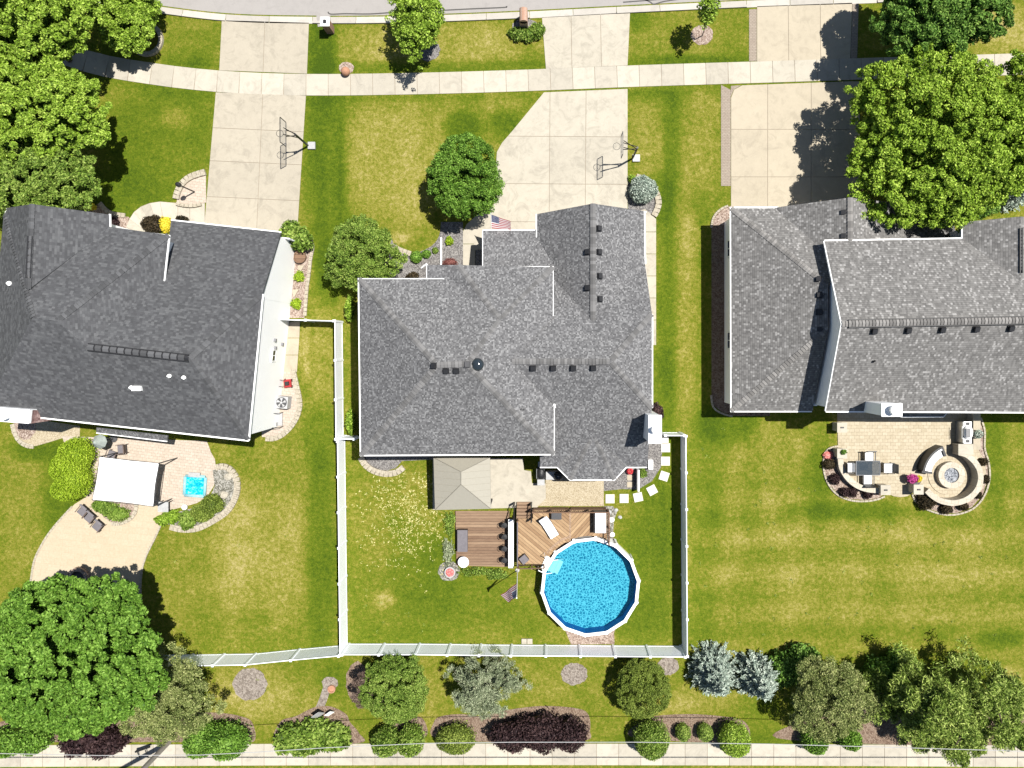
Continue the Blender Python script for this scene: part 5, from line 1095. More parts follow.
def railing(label, pts, h0, top, posts=5, mat='black', name='railing', bal=.13):
    w = [P(x, y, h0 if not hasattr(h0, '__len__') else h0[i]) for i, (x, y) in enumerate(pts)]
    root = thing(name, label, 'railing', tuple(w[0])); U = Vector((0, 0, 1))
    for a, b in zip(w[:-1], w[1:]):
        MB().tube([a+U*top, b+U*top], .04, 6).build('top_rail', M[mat], root); MB().tube([a+U*.1, b+U*.1], .025, 6).build('bottom_rail', M[mat], root)
        k = max(2, int((b-a).length/bal)); mb = MB()
        for j in range(1, k): q = a.lerp(b, j/k); mb.tube([q+U*.1, q+U*top], .012, 5)
        o = mb.build('balusters', M[mat], root); o['kind'] = 'stuff'
    for p in w: MB().box((p.x, p.y, p.z+top/2), (.1, .1, top+.06)).build('post', M['wood_pl'] if mat != 'black' else M[mat], root)
    return root
# stairs from the concrete up to the pool deck
a = P(515.5, 501.5, .1); b = P(531, 519, DH); sx = P(524, 0, .6).x; st = thing('deck_stairs', 'short brown wooden stairs up to the pool deck between black railings', 'stairs', (sx, P(0, 510, 0).y, .1))
ya, yb2 = P(0, 502, .1).y, P(0, 519.5, DH).y
for k in range(5):
    z = .1+(DH-.1)*(k+1)/6; y = ya+(yb2-ya)*(k+.5)/5.0; MB().box((sx, y, z-.02), (1.02, abs(yb2-ya)/5+.02, .04)).build('tread', M['wood'], st)
    MB().box((sx, y+abs(yb2-ya)/10, (z-.04)/2+.03), (1.0, .03, z-.06)).build('riser', M['wood_pl'], st)
railing('black slanted stair railing on the left side of the deck stairs', [(514.5,502.5),(514.5,518.5)], [.12, DH], .95)
railing('black slanted stair railing on the right side of the deck stairs', [(531.5,502.5),(531.5,518.5)], [.12, DH], .95)
railing('dark railing along the upper edge of the pool deck', [(533,509.5),(551,509.5),(569.5,509.5),(588,509.5),(607.5,509.5)], DH, .92, mat='wood_pl')
railing('brown railing down the right edge of the pool deck', [(608,510.5),(608,526),(608,541)], DH, .92, mat='wood_pl')
railing('brown railing along the bottom left edge of the pool deck', [(518.5,564.5),(532,564.5),(544,564)], DH, .92, mat='wood_pl')
railing('purple brown railing behind the white bar counter', [(517.8,520),(517.8,542),(517.8,564)], DH, .6, mat='cush_grey')
c = P(511, 543.5, 1.1); bar = thing('bar_counter', 'long white bar counter between lower deck and pool deck', 'bar counter', (c.x, c.y, 0)); y0, y1 = P(0, 519.5, 1.1).y, P(0, 568, 1.1).y
MB().box((c.x, (y0+y1)/2, 1.08), (.36, abs(y1-y0), .05)).build('counter_top', M['white'], bar); MB().box((c.x+.08, (y0+y1)/2, .64), (.08, abs(y1-y0)-.1, .83)).build('front_panel', M['blackp'], bar)
for k in (.02, .5, .98): MB().box((c.x-.1, y0+(y1-y0)*k, .64), (.07, .07, .83)).build('leg', M['black'], bar)
for i, (y, w_) in enumerate([(525,'uppermost'),(536.5,'second'),(548.5,'third'),(560,'lowest')]):
    c = P(504.5, y, .85); st = thing('bar_stool', 'black bar stool at the white counter, %s of four' % w_, 'stool', (c.x, c.y, .22), 'black bar stools at the white counter')
    MB().lathe((c.x, c.y, .92), [(.19,0),(.2,.03),(.19,.07),(.02,.08)], 18).build('seat', M['black'], st)
    MB().tube([(c.x+.19*math.cos(t), c.y+.19*math.sin(t), 1.22) for t in [math.pi*(.55+.9*k/8) for k in range(9)]], .02, 6).build('backrest', M['black'], st)
    for t in (.8, 2.3, 3.9, 5.4): MB().tube([(c.x+.12*math.cos(t), c.y+.12*math.sin(t), .93), (c.x+.22*math.cos(t), c.y+.22*math.sin(t), .22)], .014, 6).build('leg', M['black'], st)
    MB().tube([(c.x+.18*math.cos(2*math.pi*k/16), c.y+.18*math.sin(2*math.pi*k/16), .52) for k in range(17)], .011, 5).build('foot_ring', M['black'], st)
# furniture on the decks
def lounger(label, px, py, ang, h, mat, L=1.75, W=.62, back=.38, frame='black', name='sun_lounger', group=None):
    c = P(px, py, h+.3); root = thing(name, label, 'lounger', (c.x, c.y, h), group); M3 = Matrix.Rotation(ang, 3, 'Z')
    def w(x, y, z): v = M3 @ Vector((x, y, 0)); return Vector((c.x+v.x, c.y+v.y, h+z))
    mb = MB(); mb.box(tuple(w(-L*.17, 0, .33)), (L*.64, W, .07), M=M3); mb.build('seat', M[mat], root)
    R = M3 @ Matrix.Rotation(-math.radians(35), 3, 'Y'); p = w(L*.15+L*.17*math.cos(.6)+.0, 0, .34+L*.17*math.sin(.6)); MB().box(tuple(p), (L*.36, W, .07), M=R).build('backrest', M[mat], root)
    for s in (-1, 1): MB().tube([w(-L/2, s*W/2, .28), w(L*.3, s*W/2, .28)], .022, 6).build('side_rail', M[frame], root)
    for x in (-L*.42, L*.25):
        for s in (-1, 1): MB().tube([w(x, s*W*.5, .28), w(x, s*W*.5, 0)], .02, 6).build('leg', M[frame], root)
    return root
lounger('white cushioned sun lounger with black frame lying diagonal on the pool deck', 548.5, 526.5, math.radians(122), DH, 'cushion', 1.65, .62)
def small_table(label, px, py, w_, d_, hh, z, mat, rz=0, name='side_table', cat='table', legmat='black'):
    c = P(px, py, z+hh); root = thing(name, label, cat, (c.x, c.y, z)); M3 = Matrix.Rotation(rz, 3, 'Z')
    MB().box((c.x, c.y, z+hh-.02), (w_, d_, .04), M=M3).build('table_top', M[mat], root)
    for sx in (-1, 1):
        for sy in (-1, 1): o = M3 @ Vector((sx*(w_/2-.04), sy*(d_/2-.04), 0)); MB().box((c.x+o.x, c.y+o.y, z+(hh-.04)/2), (.04, .04, hh-.04), M=M3).build('leg', M[legmat], root)
    return root
small_table('dark grey square side table near the top of the pool deck', 556.5, 516, .68, .5, .5, DH, 'dgrey')
c = P(600.2, 522.5, DH+.7); db = thing('day_bed', 'white topped day bed at the right end of the pool deck', 'day bed', (c.x, c.y, DH))
MB().box((c.x, c.y, DH+.42), (.84, 1.46, .5)).build('base', M['blackp'], db); MB().box((c.x+.02, c.y, DH+.74), (.72, 1.36, .13)).build('mattress', M['cushion'], db)
c = P(524, 559.5, DH+.4); ot = thing('ottoman', 'dark grey square ottoman turned on its corner at the lower left of the pool deck', 'ottoman', (c.x, c.y, DH)); r_ = math.radians(40)
MB().box((c.x, c.y, DH+.36), (.5, .5, .14), r_).build('cushion', M['cush_grey'], ot); MB().box((c.x, c.y, DH+.15), (.48, .48, .27), r_).build('base', M['black'], ot)
c = P(462.3, 541, .75); bn = thing('storage_bench', 'purplish grey storage bench at the left edge of the lower deck', 'bench', (c.x, c.y, .22))
MB().box((c.x, c.y, .46), (.66, 1.46, .46)).build('box', M['black'], bn); MB().box((c.x+.01, c.y, .725), (.70, 1.5, .06)).build('lid', M['cush_grey'], bn)
c = P(463.3, 562.5, .8); tb = thing('round_table', 'small round white table at the lower left corner of the lower deck', 'table', (c.x, c.y, .22))
MB().lathe((c.x, c.y, .72), [(.37,0),(.38,.02),(.37,.05)], 28).build('table_top', M['white'], tb); MB().lathe((c.x, c.y, .22), [(.22,0),(.2,.03),(.04,.06),(.04,.5)], 16).build('pedestal', M['white'], tb)
fp = thing('flower_pot', 'stone pot with pink flowers beside the lower deck corner', 'flower pot', tuple(G(450.5, 571))); c = G(450.5, 571)
MB().lathe((c.x, c.y, 0), [(.3,0),(.38,.3),(.38,.34),(.30,.34),(.28,.28)], 20).build('pot', M['lgrey'], fp)
rg = np.random.default_rng(5); dd_ = rg.normal(size=(420, 3)); dd_ /= np.linalg.norm(dd_, axis=1, keepdims=True); dd_[:, 2] = abs(dd_[:, 2]); Vq, Fq = leaf_quads(np.array([c.x, c.y, .32])+dd_*np.array([.26, .26, .2]), .05, rg, .4); np_mesh('blossoms', Vq, Fq, M['petal_pink'], fp)

# ------------------------------------------------------------------ gazebo
gz = thing('gazebo', 'square taupe hip roofed gazebo against the back of the middle house', 'gazebo', tuple(G(463, 482)))
g1, g2, g3, g4 = (433.5,457.5,2.5), (490,457.3,2.5), (490.8,508.8,2.5), (435,510,2.5); r1, r2 = (461,471.8,3.45), (461,484.5,3.45)
roof_part(gz, 'roof', [[g1, g2, r1], [g2, g3, r2, r1], [g3, g4, r2], [g4, g1, r1, r2]], M['taupe'])
for a, b in ((g1, r1), (g2, r1), (g3, r2), (g4, r2), (r1, r2)): MB().tube([P(*a)+Vector((0,0,.01)), P(*b)+Vector((0,0,.01))], .022, 6).build('roof_seam', M['taupe_d'], gz)
mb = MB()
for k in range(1, 8):
    f = k/8
    for (e0, e1, side) in ((g4, g1, r2), (g3, g2, r2)):
        pa = P(*e0).lerp(P(*e1), f); ya, yb_, y0_, y1_ = P(*r1).y, P(*r2).y, P(*g1).y, P(*g4).y
        t = 1.0 if yb_ <= pa.y <= ya else ((y0_-pa.y)/(y0_-ya) if pa.y > ya else (pa.y-y1_)/(yb_-y1_))
        q_ = Vector((pa.x+(P(*r1).x-pa.x)*t, pa.y, 2.5+.95*t)); mb.tube([pa+Vector((0,0,.012)), q_+Vector((0,0,.012))], .008, 4)
mb.build('panel_seams', M['taupe'], gz)
for a in (g1, g2, g3, g4):
    p = P(*a); m = P(461, 478, 2.5); q = p.lerp(m, .06); MB().box((q.x, q.y, 1.2), (.13, .13, 2.3)).build('post', M['dgrey'], gz)
for a, b in ((g1, g2), (g2, g3), (g3, g4), (g4, g1)):
    m = P(461, 482, 2.5); p, q = P(*a).lerp(m, .06), P(*b).lerp(m, .06); MB().tube([Vector((p.x, p.y, 2.3)), Vector((q.x, q.y, 2.3))], .06, 4).build('beam', M['dgrey'], gz)
# patio things beside the bay
c = P(556.5, 476, .9); k_ = thing('kettle_grill', 'black round kettle grill on a pale cart beside the bay', 'grill', (c.x, c.y, .1)); cc = (c.x, c.y)
MB().blob((c.x+.12, c.y+.02, .95), (.32, .32, .24), 22, 10).build('kettle', M['black'], k_, smooth=True); MB().box((c.x-.15, c.y, .78), (1.15, .55, .05)).build('cart_top', M['lgrey'], k_)
for sx in (-.65, .35):
    for sy in (-.2, .2): MB().box((c.x+sx, c.y+sy, .43), (.05, .05, .66)).build('leg', M['black'], k_)
MB().tube([(c.x+.05, c.y+.02, 1.21), (c.x+.19, c.y+.02, 1.21)], .018, 6).build('handle', M['lgrey'], k_)
c = P(541, 473.5, 1.0); g_ = thing('gas_grill', 'black gas grill with side shelves at the house corner', 'grill', (c.x, c.y, .1))
MB().box((c.x, c.y, .85), (.5, .8, .3)).build('firebox', M['black'], g_); MB().blob((c.x, c.y, 1.02), (.27, .4, .2), 16, 8).build('lid', M['black'], g_)
MB().box((c.x, c.y-.62, .95), (.5, .4, .04)).build('side_shelf', M['lgrey'], g_); MB().box((c.x, c.y+.62, .95), (.4, .36, .04)).build('side_shelf', M['lgrey'], g_)
MB().box((c.x, c.y, .42), (.46, .78, .56)).build('cabinet', M['dgrey'], g_); MB().tube([(c.x-.3, c.y-.35, .98), (c.x-.3, c.y+.35, .98)], .018, 6).build('handle', M['steel'], g_)
for (x, y) in ((-.2, -.35), (.2, -.35), (-.2, .35), (.2, .35)): MB().tube([(c.x+x, c.y+y-.03, .15), (c.x+x, c.y+y+.03, .15)], .06, 10).build('wheel', M['black'], g_)
# divider wall, stepping stones and little things right of the bay
mb = MB(); mb.band([G(637, 468), G(637, 489)], .12, 0, .9); single('divider_wall', mb, M['white'], 'thin white divider wall standing in the grey side gravel', 'wall')
for i, (x, y, w_, r_, lb) in enumerate([(664.8,440,.5,0,'topmost partly hidden stepping stone by the gate'),(665.5,447.6,.62,0,'second square stepping stone below the gate'),(665.3,461,.62,0,'third square stepping stone below the gate'),(664,476,.62,18,'slightly turned stepping stone at the start of the curve'),(652,490,.62,-28,'most turned stepping stone in the middle of the curve'),(638,497,.62,-12,'stepping stone just right of the divider wall end'),(624,498.3,.62,0,'second stepping stone from the patio end'),(610,498.6,.62,0,'stepping stone nearest to the concrete patio')]):
    mb = MB(); c = G(x, y); mb.box((c.x, c.y, .02), (w_, w_, .10), math.radians(-r_)); single('stepping_stone', mb, M['bright'], lb, 'paver', 'square stepping stones round the gravel corner')
for i, (y, lb) in enumerate([(477.5, 'upper tan paver in the gravel beside the bay'), (484.5, 'lower tan paver in the gravel beside the bay')]):
    mb = MB(); c = G(630, y); mb.box((c.x, c.y, .03), (.42, .38, .06)); single('garden_paver', mb, M['conc2'], lb, 'paver')
c = G(629.5, 470.5); fp = thing('flower_pot', 'pot of red flowers under the bay roof edge', 'flower pot', (c.x, c.y, 0)); MB().lathe((c.x, c.y, 0), [(.15,0),(.2,.26),(.2,.3),(.15,.3)], 16).build('pot', M['terra'], fp)
Vq, Fq = leaf_quads(np.array([c.x, c.y, .32])+dd_[:260]*np.array([.2, .2, .18]), .045, rg, .4); np_mesh('blossoms', Vq, Fq, M['petal_red'], fp)
c = G(649.3, 463); ub = thing('utility_box', 'slim white utility box on the gravel right of the middle house', 'utility box', (c.x, c.y, 0)); MB().box((c.x, c.y, .35), (.28, .62, .7)).build('body', M['white'], ub); MB().box((c.x, c.y, .715), (.31, .65, .03)).build('lid', M['white'], ub)
# rocks in the pool bed
def rock(label, x, y, r, mat='lgrey', seed=1, hgt=.6, cat='rock', z=0):
    c = G(x, y, z); m = MB().blob((c.x, c.y, z+r*S*hgt*.5), (r*S, r*S*.85, r*S*hgt), 10, 6, .16, seed); return single('rock', m, M[mat], label, cat)
for i, (x, y, r, lb) in enumerate([(611.5,519.5,3.2,'upper round white stone in the pool side bed'),(612,534.5,2.8,'lower round white stone in the pool side bed'),(609,512,2.6,'grey rock at the top of the pool side bed'),(616,510,2.3,'small grey rock beside the deck corner'),(620,517,2.2,'flat grey rock at the outer edge of the pool side bed')]):
    rock(lb, x, y, r, 'white' if i < 2 else 'lgrey', 40+i)
rock('upper big cream rock in the crescent stone bed', 229, 476.5, 4.2, 'conc', 50); rock('lower big cream rock in the crescent stone bed', 224.5, 495, 4.6, 'conc', 51)
mb = MB(); c = G(527, 641); mb.box((c.x-.2, c.y, .05), (.36, .36, .1)).box((c.x+.2, c.y, .05), (.36, .36, .1)); single('garden_paver', mb, M['conc'], 'pale double paver on the grass near the bottom fence', 'paver')

# ------------------------------------------------------------------ flags
def flag_mats():
    q = N('flag_stripes', .8, .1); sep = q.n("ShaderNodeSeparateXYZ"); q.l(q.uv(), sep.inputs[0])
    odd = q.math('LESS_THAN', q.math('FRACT', q.math('MULTIPLY', sep.outputs[1], 6.5)), .5)
    st = q.mix(odd, (.9, .88, .88), (.52, .08, .10))
    can = q.math('MULTIPLY', q.math('LESS_THAN', sep.outputs[0], .4), q.math('GREATER_THAN', sep.outputs[1], .4615))
    gx = q.math('FRACT', q.math('MULTIPLY', sep.outputs[0], 15)); gy = q.math('FRACT', q.math('MULTIPLY', sep.outputs[1], 11.5))
    dx = q.math('SUBTRACT', gx, .5); dy = q.math('SUBTRACT', gy, .5); rr = q.math('ADD', q.math('MULTIPLY', dx, dx), q.math('MULTIPLY', dy, dy))
    star = q.math('LESS_THAN', rr, .06); cc_ = q.mix(star, (.035, .045, .16), (.8, .8, .8)); cf = q.mix(can, st, cc_); q.col(cf); tl = q.n('ShaderNodeBsdfTranslucent'); q.l(cf, tl.inputs[0]); mx = q.n('ShaderNodeMixShader'); mx.inputs[0].default_value = .25; q.l(q.b.outputs[0], mx.inputs[1]); q.l(tl.outputs[0], mx.inputs[2]); q.l(mx.outputs[0], q.t.nodes['Material Output'].inputs[0]); return q.m
M['flag'] = flag_mats()
def flag_cloth(parent, A, B, C, D, amp=.05):      # A hoist top, B fly top, C fly bottom, D hoist bottom
    A, B, C, D = [Vector(p) for p in (A, B, C, D)]; nu, nv = 14, 6; mb = MB(); nn = (B-A).cross(D-A).normalized(); vs = []; uv = {}
    for j in range(nv+1):
        for i in range(nu+1):
            u, v = i/nu, j/nv; p = A.lerp(B, u).lerp(D.lerp(C, u), v)+nn*amp*math.sin(u*9+v*1.5)*u; vs.append(p)
    f = []; uvs = []
    for j in range(nv):
        for i in range(nu):
            f.append((j*(nu+1)+i, j*(nu+1)+i+1, (j+1)*(nu+1)+i+1, (j+1)*(nu+1)+i)); uvs.append([(i/nu, 1-j/nv), ((i+1)/nu, 1-j/nv), ((i+1)/nu, 1-(j+1)/nv), (i/nu, 1-(j+1)/nv)])
    mb.add(vs, f, uvs); return mb.build('flag_cloth', M['flag'], parent)
base = P(491.5, 232.5, 2.75); tip = P(490.8, 213, 4.0); fl = thing('house_flag', 'striped flag with blue starred canton on a pole over the front entry roof', 'flag', tuple(base))
MB().tube([base, tip], .02, 8).build('pole', M['white'], fl); flag_cloth(fl, P(491.3, 214.5, 3.9), P(510.6, 221.5, 3.7), P(510.9, 230.3, 2.95), P(491.8, 228.2, 3.1), .03)
fb = G(517.5, 570); fl = thing('flagpole', 'tall thin flagpole with drooping striped flag in the middle backyard', 'flagpole', (fb.x, fb.y, 0)); MB().tube([fb, P(516.6, 597.5, 5.3)], .03, 8).build('pole', M['white'], fl)
MB().blob(tuple(P(516.6, 598, 5.35)), (.05, .05, .05), 10, 6).build('finial', M['white'], fl); MB().lathe((fb.x, fb.y, 0), [(.14,0),(.14,.08),(.05,.1)], 14).build('foot', M['lgrey'], fl)
flag_cloth(fl, P(516.6, 597, 5.2), P(508.3, 602.3, 4.6), P(500.8, 595, 3.3), P(517, 583, 3.5), .04)

# ------------------------------------------------------------------ basketball hoops
def hoop(label, base, board, hgt=3.35, bw=1.6, name='basketball_hoop'):
    b = G(*base); B = P(*board, hgt); root = thing(name, label, 'basketball hoop', (b.x, b.y, 0))
    s = 1
    d = Vector((B.x-b.x, B.y-b.y, 0)); 
    MB().box((b.x+.25, b.y, .08), (.5, .5, .16)).build('base', M['lgrey'], root)
    MB().tube([(b.x, b.y, .1), (b.x, b.y, 2.7)], .07, 8).build('pole', M['black'], root)
    for o in (-.22, .22): MB().tube([(b.x, b.y+o*.3, 2.65), (B.x+.1, B.y+o, hgt-.25)], .03, 6).tube([(b.x, b.y+o*.3, 2.2), (B.x+.1, B.y+o, hgt+.2)], .03, 6).build('arm', M['black'], root)
    mb = MB(); mb.box((B.x, B.y, hgt), (.03, bw-.06, 1.02)); mb.build('backboard', M['backb'], root)
    mb = MB(); mb.box((B.x, B.y+bw/2, hgt), (.045, .035, 1.06)).box((B.x, B.y-bw/2, hgt), (.045, .035, 1.06)).box((B.x, B.y, hgt+.53), (.045, bw-.06, .035)).box((B.x, B.y, hgt-.53), (.045, bw-.06, .035)); mb.build('frame', M['black'], root)
    rc = Vector((B.x-.32, B.y, 3.05)); MB().tube([rc+Vector((.23*math.cos(2*math.pi*k/20), .23*math.sin(2*math.pi*k/20), 0)) for k in range(21)], .014, 6).build('rim', M['black'], root)
    mb = MB()
    for k in range(10):
        t = 2*math.pi*k/10; mb.tube([rc+Vector((.23*math.cos(t), .23*math.sin(t), 0)), rc+Vector((.13*math.cos(t+.3), .13*math.sin(t+.3), -.4))], .005, 4)
    mb.build('net', M['white'], root)
q = N('clear_backboard', .1, .5); tr = q.n("ShaderNodeBsdfTransparent"); mx = q.n("ShaderNodeMixShader"); mx.inputs[0].default_value = .14; q.b.inputs['Base Color'].default_value = (.4, .38, .4, 1)
q.l(tr.outputs[0], mx.inputs[1]); q.l(q.b.outputs[0], mx.inputs[2]); q.l(mx.outputs[0], q.t.nodes['Material Output'].inputs[0]); M['backb'] = q.m
hoop('basketball hoop at the right edge of the left driveway', (308.5,146), (283,132)); hoop('basketball hoop at the right edge of the middle driveway', (632.5,158.5), (622,145), 3.35, 1.45)

# ------------------------------------------------------------------ mailboxes, ball, poles
c = G(331.5, 30.5); mbx = thing('brick_mailbox', 'square brick mailbox pillar with white cap beside the left driveway', 'mailbox', (c.x, c.y, 0)); MB().box((c.x-.05, c.y, .65), (.5, .5, 1.3)).build('pillar', M['brick'], mbx)
MB().box((c.x-.05, c.y, 1.34), (.62, .62, .08)).build('cap', M['white'], mbx); MB().box((c.x-.03, c.y-.02, 1.45), (.2, .2, .14)).build('cap_ornament', M['black'], mbx); MB().box((c.x-.05, c.y+.28, .95), (.3, .12, .3)).build('mailbox_door', M['black'], mbx)
c = G(524, 24); mbx = thing('brick_mailbox', 'round topped salmon brick mailbox pillar beside the middle driveway', 'mailbox', (c.x, c.y, 0)); M['brickp'] = m_brick('salmon_brick', (.52, .30, .21), (.62, .40, .29), (.55, .5, .44), 1, .2, .075, .01, 0, True)
mb = MB(); mb.box((c.x, c.y+.05, .6), (.55, .9, 1.2)); mb.tube([(c.x, c.y+.5, 1.2), (c.x, c.y-.4, 1.2)], .275, 20); mb.build('pillar', M['brickp'], mbx); MB().box((c.x, c.y+.52, .95), (.3, .08, .3)).build('mailbox_door', M['black'], mbx)
c = G(346.7, 73); m = MB().blob((c.x, c.y, .30), (.31, .31, .31), 24, 12); single('garden_ball', m, M['terra'], 'smooth terracotta ball on a small stone patch at the sidewalk edge', 'garden ball', smooth=True)
c = G(147, 40); rgm = MB(); pts = [(c.x+1.05*math.cos(2*math.pi*k/28), c.y+1.05*math.sin(2*math.pi*k/28)) for k in range(28)]; rgm.band(pts, .28, -.03, .22, closed=True); single('stone_tree_ring', rgm, M['edging'], 'round grey stone ring around the foot of the young tree by the kerb', 'edging')
c = G(192, 193.5); ln = thing('garden_lamp', 'black double armed garden lamp in the quarter round bed', 'lamp', (c.x, c.y, .05)); MB().tube([(c.x+.2, c.y+.1, .05), (c.x+.2, c.y+.1, 2.0)], .05, 8).build('post', M['black'], ln)
MB().lathe((c.x+.2, c.y+.1, 2.0), [(.08,0),(.17,.15),(.15,.4),(.03,.5)], 12).build('lantern', M['black'], ln)
c = G(169, 742); up_ = thing('utility_pole', 'weathered wooden utility pole leaning out of view across the bottom left sidewalk', 'utility pole', (c.x, c.y, 0)); MB().tube([(c.x, c.y, -.2), (c.x, c.y, 5), (c.x, c.y, 10.5)], [.17, .155, .13], 14).build('shaft', M['pole'], up_)
MB().box((c.x, c.y, 9.6), (2.4, .1, .12)).build('crossarm', M['pole'], up_)
WP = [(-260,768,5.4),(0,753.5,5.3),(100,755.5,5.3),(200,755,5.3),(256,752.2,5.3),(330,747.5,5.2),(426,743.3,5.2),(512,742.2,5.2),(640,742.2,5.2),(768,744,5.2),(880,747,5.2),(1000,750.5,5.3),(1300,762,5.4)]
wr = MB(); wr.tube([P(*p) for p in WP], .022, 6); single('overhead_cable', wr, M['lgrey'], 'thin pale overhead cable crossing above the back shrubs', 'cable', base=tuple(P(*WP[6])))
w2 = MB(); w2.tube([Vector((P(x, 0, 0).x, G(0, 757-15.1).y-.0, 5.3)) for x in range(-300, 1400, 100)], .035, 6)
# shadow of the second cable crosses the back sidewalk; the cable itself passes just outside the photo
w2.v = [(x, y-.0, z) for x, y, z in [(a[0], a[1]-0.0, a[2]) for a in w2.v]]
single('overhead_cable', w2, M['dgrey'], 'second dark overhead cable passing along the back sidewalk', 'cable')
c = G(147, 746); sd = thing('iron_stand', 'low black iron stand on the sidewalk edge below the olive tree', 'stand', (c.x, c.y, 0)); MB().tube([(c.x-.5, c.y-.1, .55), (c.x+.5, c.y+.25, .55)], .07, 8).build('bar', M['black'], sd)
for x in (-.45, .15): MB().tube([(c.x+x, c.y, .5), (c.x+x-.03, c.y-.8, .05)], .03, 6).build('leg', M['black'], sd)
# little signs by the leafy shrub, terracotta drain ring
for (x, y, w_, r_, lb, hh) in ((320.5,711,.62,35,'larger grey blue tilted garden sign behind the leafy shrub', .75), (331,711,.5,35,'smaller white tilted garden sign behind the leafy shrub', .5)):
    c = G(x, y); sg = thing('garden_sign', lb, 'sign', (c.x, c.y, 0)); M3 = Matrix.Rotation(math.radians(r_), 3, 'Z') @ Matrix.Rotation(math.radians(-35), 3, 'X')
    MB().box((c.x, c.y, hh*.75), (w_, .03, hh), M=M3).build('panel', M['lgrey'] if hh > .6 else M['white'], sg); MB().tube([(c.x, c.y, 0), (c.x, c.y, hh*.75)], .025, 6).build('stake', M['white'], sg)
c = G(332, 688.5); dr = MB(); dr.lathe((c.x, c.y, 0), [(.27,0),(.27,.16),(.2,.16),(.18,.06)], 20); single('planter_ring', dr, M['terra'], 'small reddish planter ring on the worn path near the garden signs', 'planter')
c = G(301, 257.5); pt = MB(); pt.lathe((c.x, c.y, 0), [(.40,0),(.44,.3),(.44,.36),(.36,.36),(.34,.3)], 22); single('planter', pt, M['wood_pl'], 'round brown planter beneath the shrub at the left garage corner', 'planter')
for i, (x, y, a_) in enumerate([(301,269,0),(295.5,293,.4)]):
    mb = MB(); c = G(x, y); mb.prism([(c.x-.22, c.y+.22), (c.x+.25, c.y+.25), (c.x-.1, c.y-.35)], 0, .09); single('flat_stone', mb, M['conc2'], ('upper' if i == 0 else 'lower')+' pale three cornered stone in the strip bed by the gable wall', 'stone')

# ------------------------------------------------------------------ left house side yard
c = P(281.5, 402.5, .8); ac = thing('air_conditioner', 'square pale air conditioner with a big fan beside the white gable wall', 'air conditioner', (c.x, c.y, 0)); MB().box((c.x, c.y, .40), (.82, .82, .76), -.1).build('body', M['lgrey'], ac)
MB().lathe((c.x, c.y, .78), [(.36,0),(.36,.03),(.34,.03)], 24).build('fan_opening', M['dgrey'], ac)
mb = MB()
for k in range(5):
    t = 2*math.pi*k/5; mb.add([(c.x+.05*math.cos(t), c.y+.05*math.sin(t), .84), (c.x+.33*math.cos(t), c.y+.33*math.sin(t), .83), (c.x+.33*math.cos(t+.6), c.y+.33*math.sin(t+.6), .87)], [(0, 1, 2)])
mb.lathe((c.x, c.y, .82), [(.08,0),(.08,.06),(.02,.07)], 12); mb.build('fan', M['lgrey'], ac)
c = P(286.5, 383.5, .5); mw = thing('lawn_mower', 'red push mower parked by the white gable wall', 'lawn mower', (c.x, c.y, 0)); MB().box((c.x, c.y, .26), (.5, .55, .16), .1).build('deck', M['red'], mw); MB().box((c.x, c.y, .42), (.26, .26, .2), .1).build('engine', M['black'], mw)
for sx in (-.24, .24):
    for sy in (-.22, .22): MB().tube([(c.x+sx-.03, c.y+sy, .1), (c.x+sx+.03, c.y+sy, .1)], .1, 12).build('wheel', M['black'], mw)
MB().tube([(c.x-.1, c.y+.2, .3), (c.x-.75, c.y+.3, .95), (c.x-.75, c.y-.2, .95), (c.x-.1, c.y-.2, .3)], .017, 6).build('handle', M['dgrey'], mw)
c = P(268, 424, .5); sp_ = thing('side_steps', 'small white steps with railing at the lower corner of the white gable wall', 'steps', (c.x, c.y, 0))
for k in range(3): MB().box((c.x+.1+.3*k, c.y+.3+.0*k, .45-.15*k-.07), (.3, .9, .9-.3*k-.15 if k < 2 else .16)).build('step', M['lgrey'], sp_)
for s in (-.2, .78): MB().tube([(c.x-.1, c.y+s, .9), (c.x-.1, c.y+s, 1.5), (c.x+.9, c.y+s, .95), (c.x+.9, c.y+s, .05)], .022, 6).build('railing', M['black'], sp_)

# ------------------------------------------------------------------ left backyard furniture
cn = [P(99.2,457.0,2.5), P(158.3,463.5,2.5), P(152.6,506.5,2.5), P(92,500,2.5)]; cp = thing('canopy', 'white fabric patio canopy with sagging edges behind the left house', 'canopy', tuple(G(130, 475)))
mb = MB(); nu = 16; ctr = sum(cn, Vector())/4; vs = []
for j in range(nu+1):
    for i in range(nu+1):
        u, v = i/nu, j/nu; p = cn[0].lerp(cn[1], u).lerp(cn[3].lerp(cn[2], u), v); e = min(u, 1-u, v, 1-v)*2
        bow = (4*u*(1-u))*(1-4*v*(1-v))*.0+0; inw = Vector((ctr.x-p.x, ctr.y-p.y, 0)); k = (math.sin(math.pi*u)*(1 if min(v, 1-v) < .001 else 0)+math.sin(math.pi*v)*(1 if min(u, 1-u) < .001 else 0))
        f_ = .035*(math.sin(math.pi*u)*abs(2*v-1)**6+math.sin(math.pi*v)*abs(2*u-1)**6); p = p+inw*f_; p.z = 2.45+.42*min(1, e)**.8-.05*math.sin(math.pi*u)*abs(2*v-1)**4-.012*math.sin(u*20)*abs(2*v-1)
        vs.append(p)
mb.add(vs+[v-Vector((0,0,.015)) for v in vs], [(j*(nu+1)+i, (j+1)*(nu+1)+i, (j+1)*(nu+1)+i+1, j*(nu+1)+i+1) for j in range(nu) for i in range(nu)]+[((nu+1)**2+j*(nu+1)+i, (nu+1)**2+j*(nu+1)+i+1, (nu+1)**2+(j+1)*(nu+1)+i+1, (nu+1)**2+(j+1)*(nu+1)+i) for j in range(nu) for i in range(nu)])
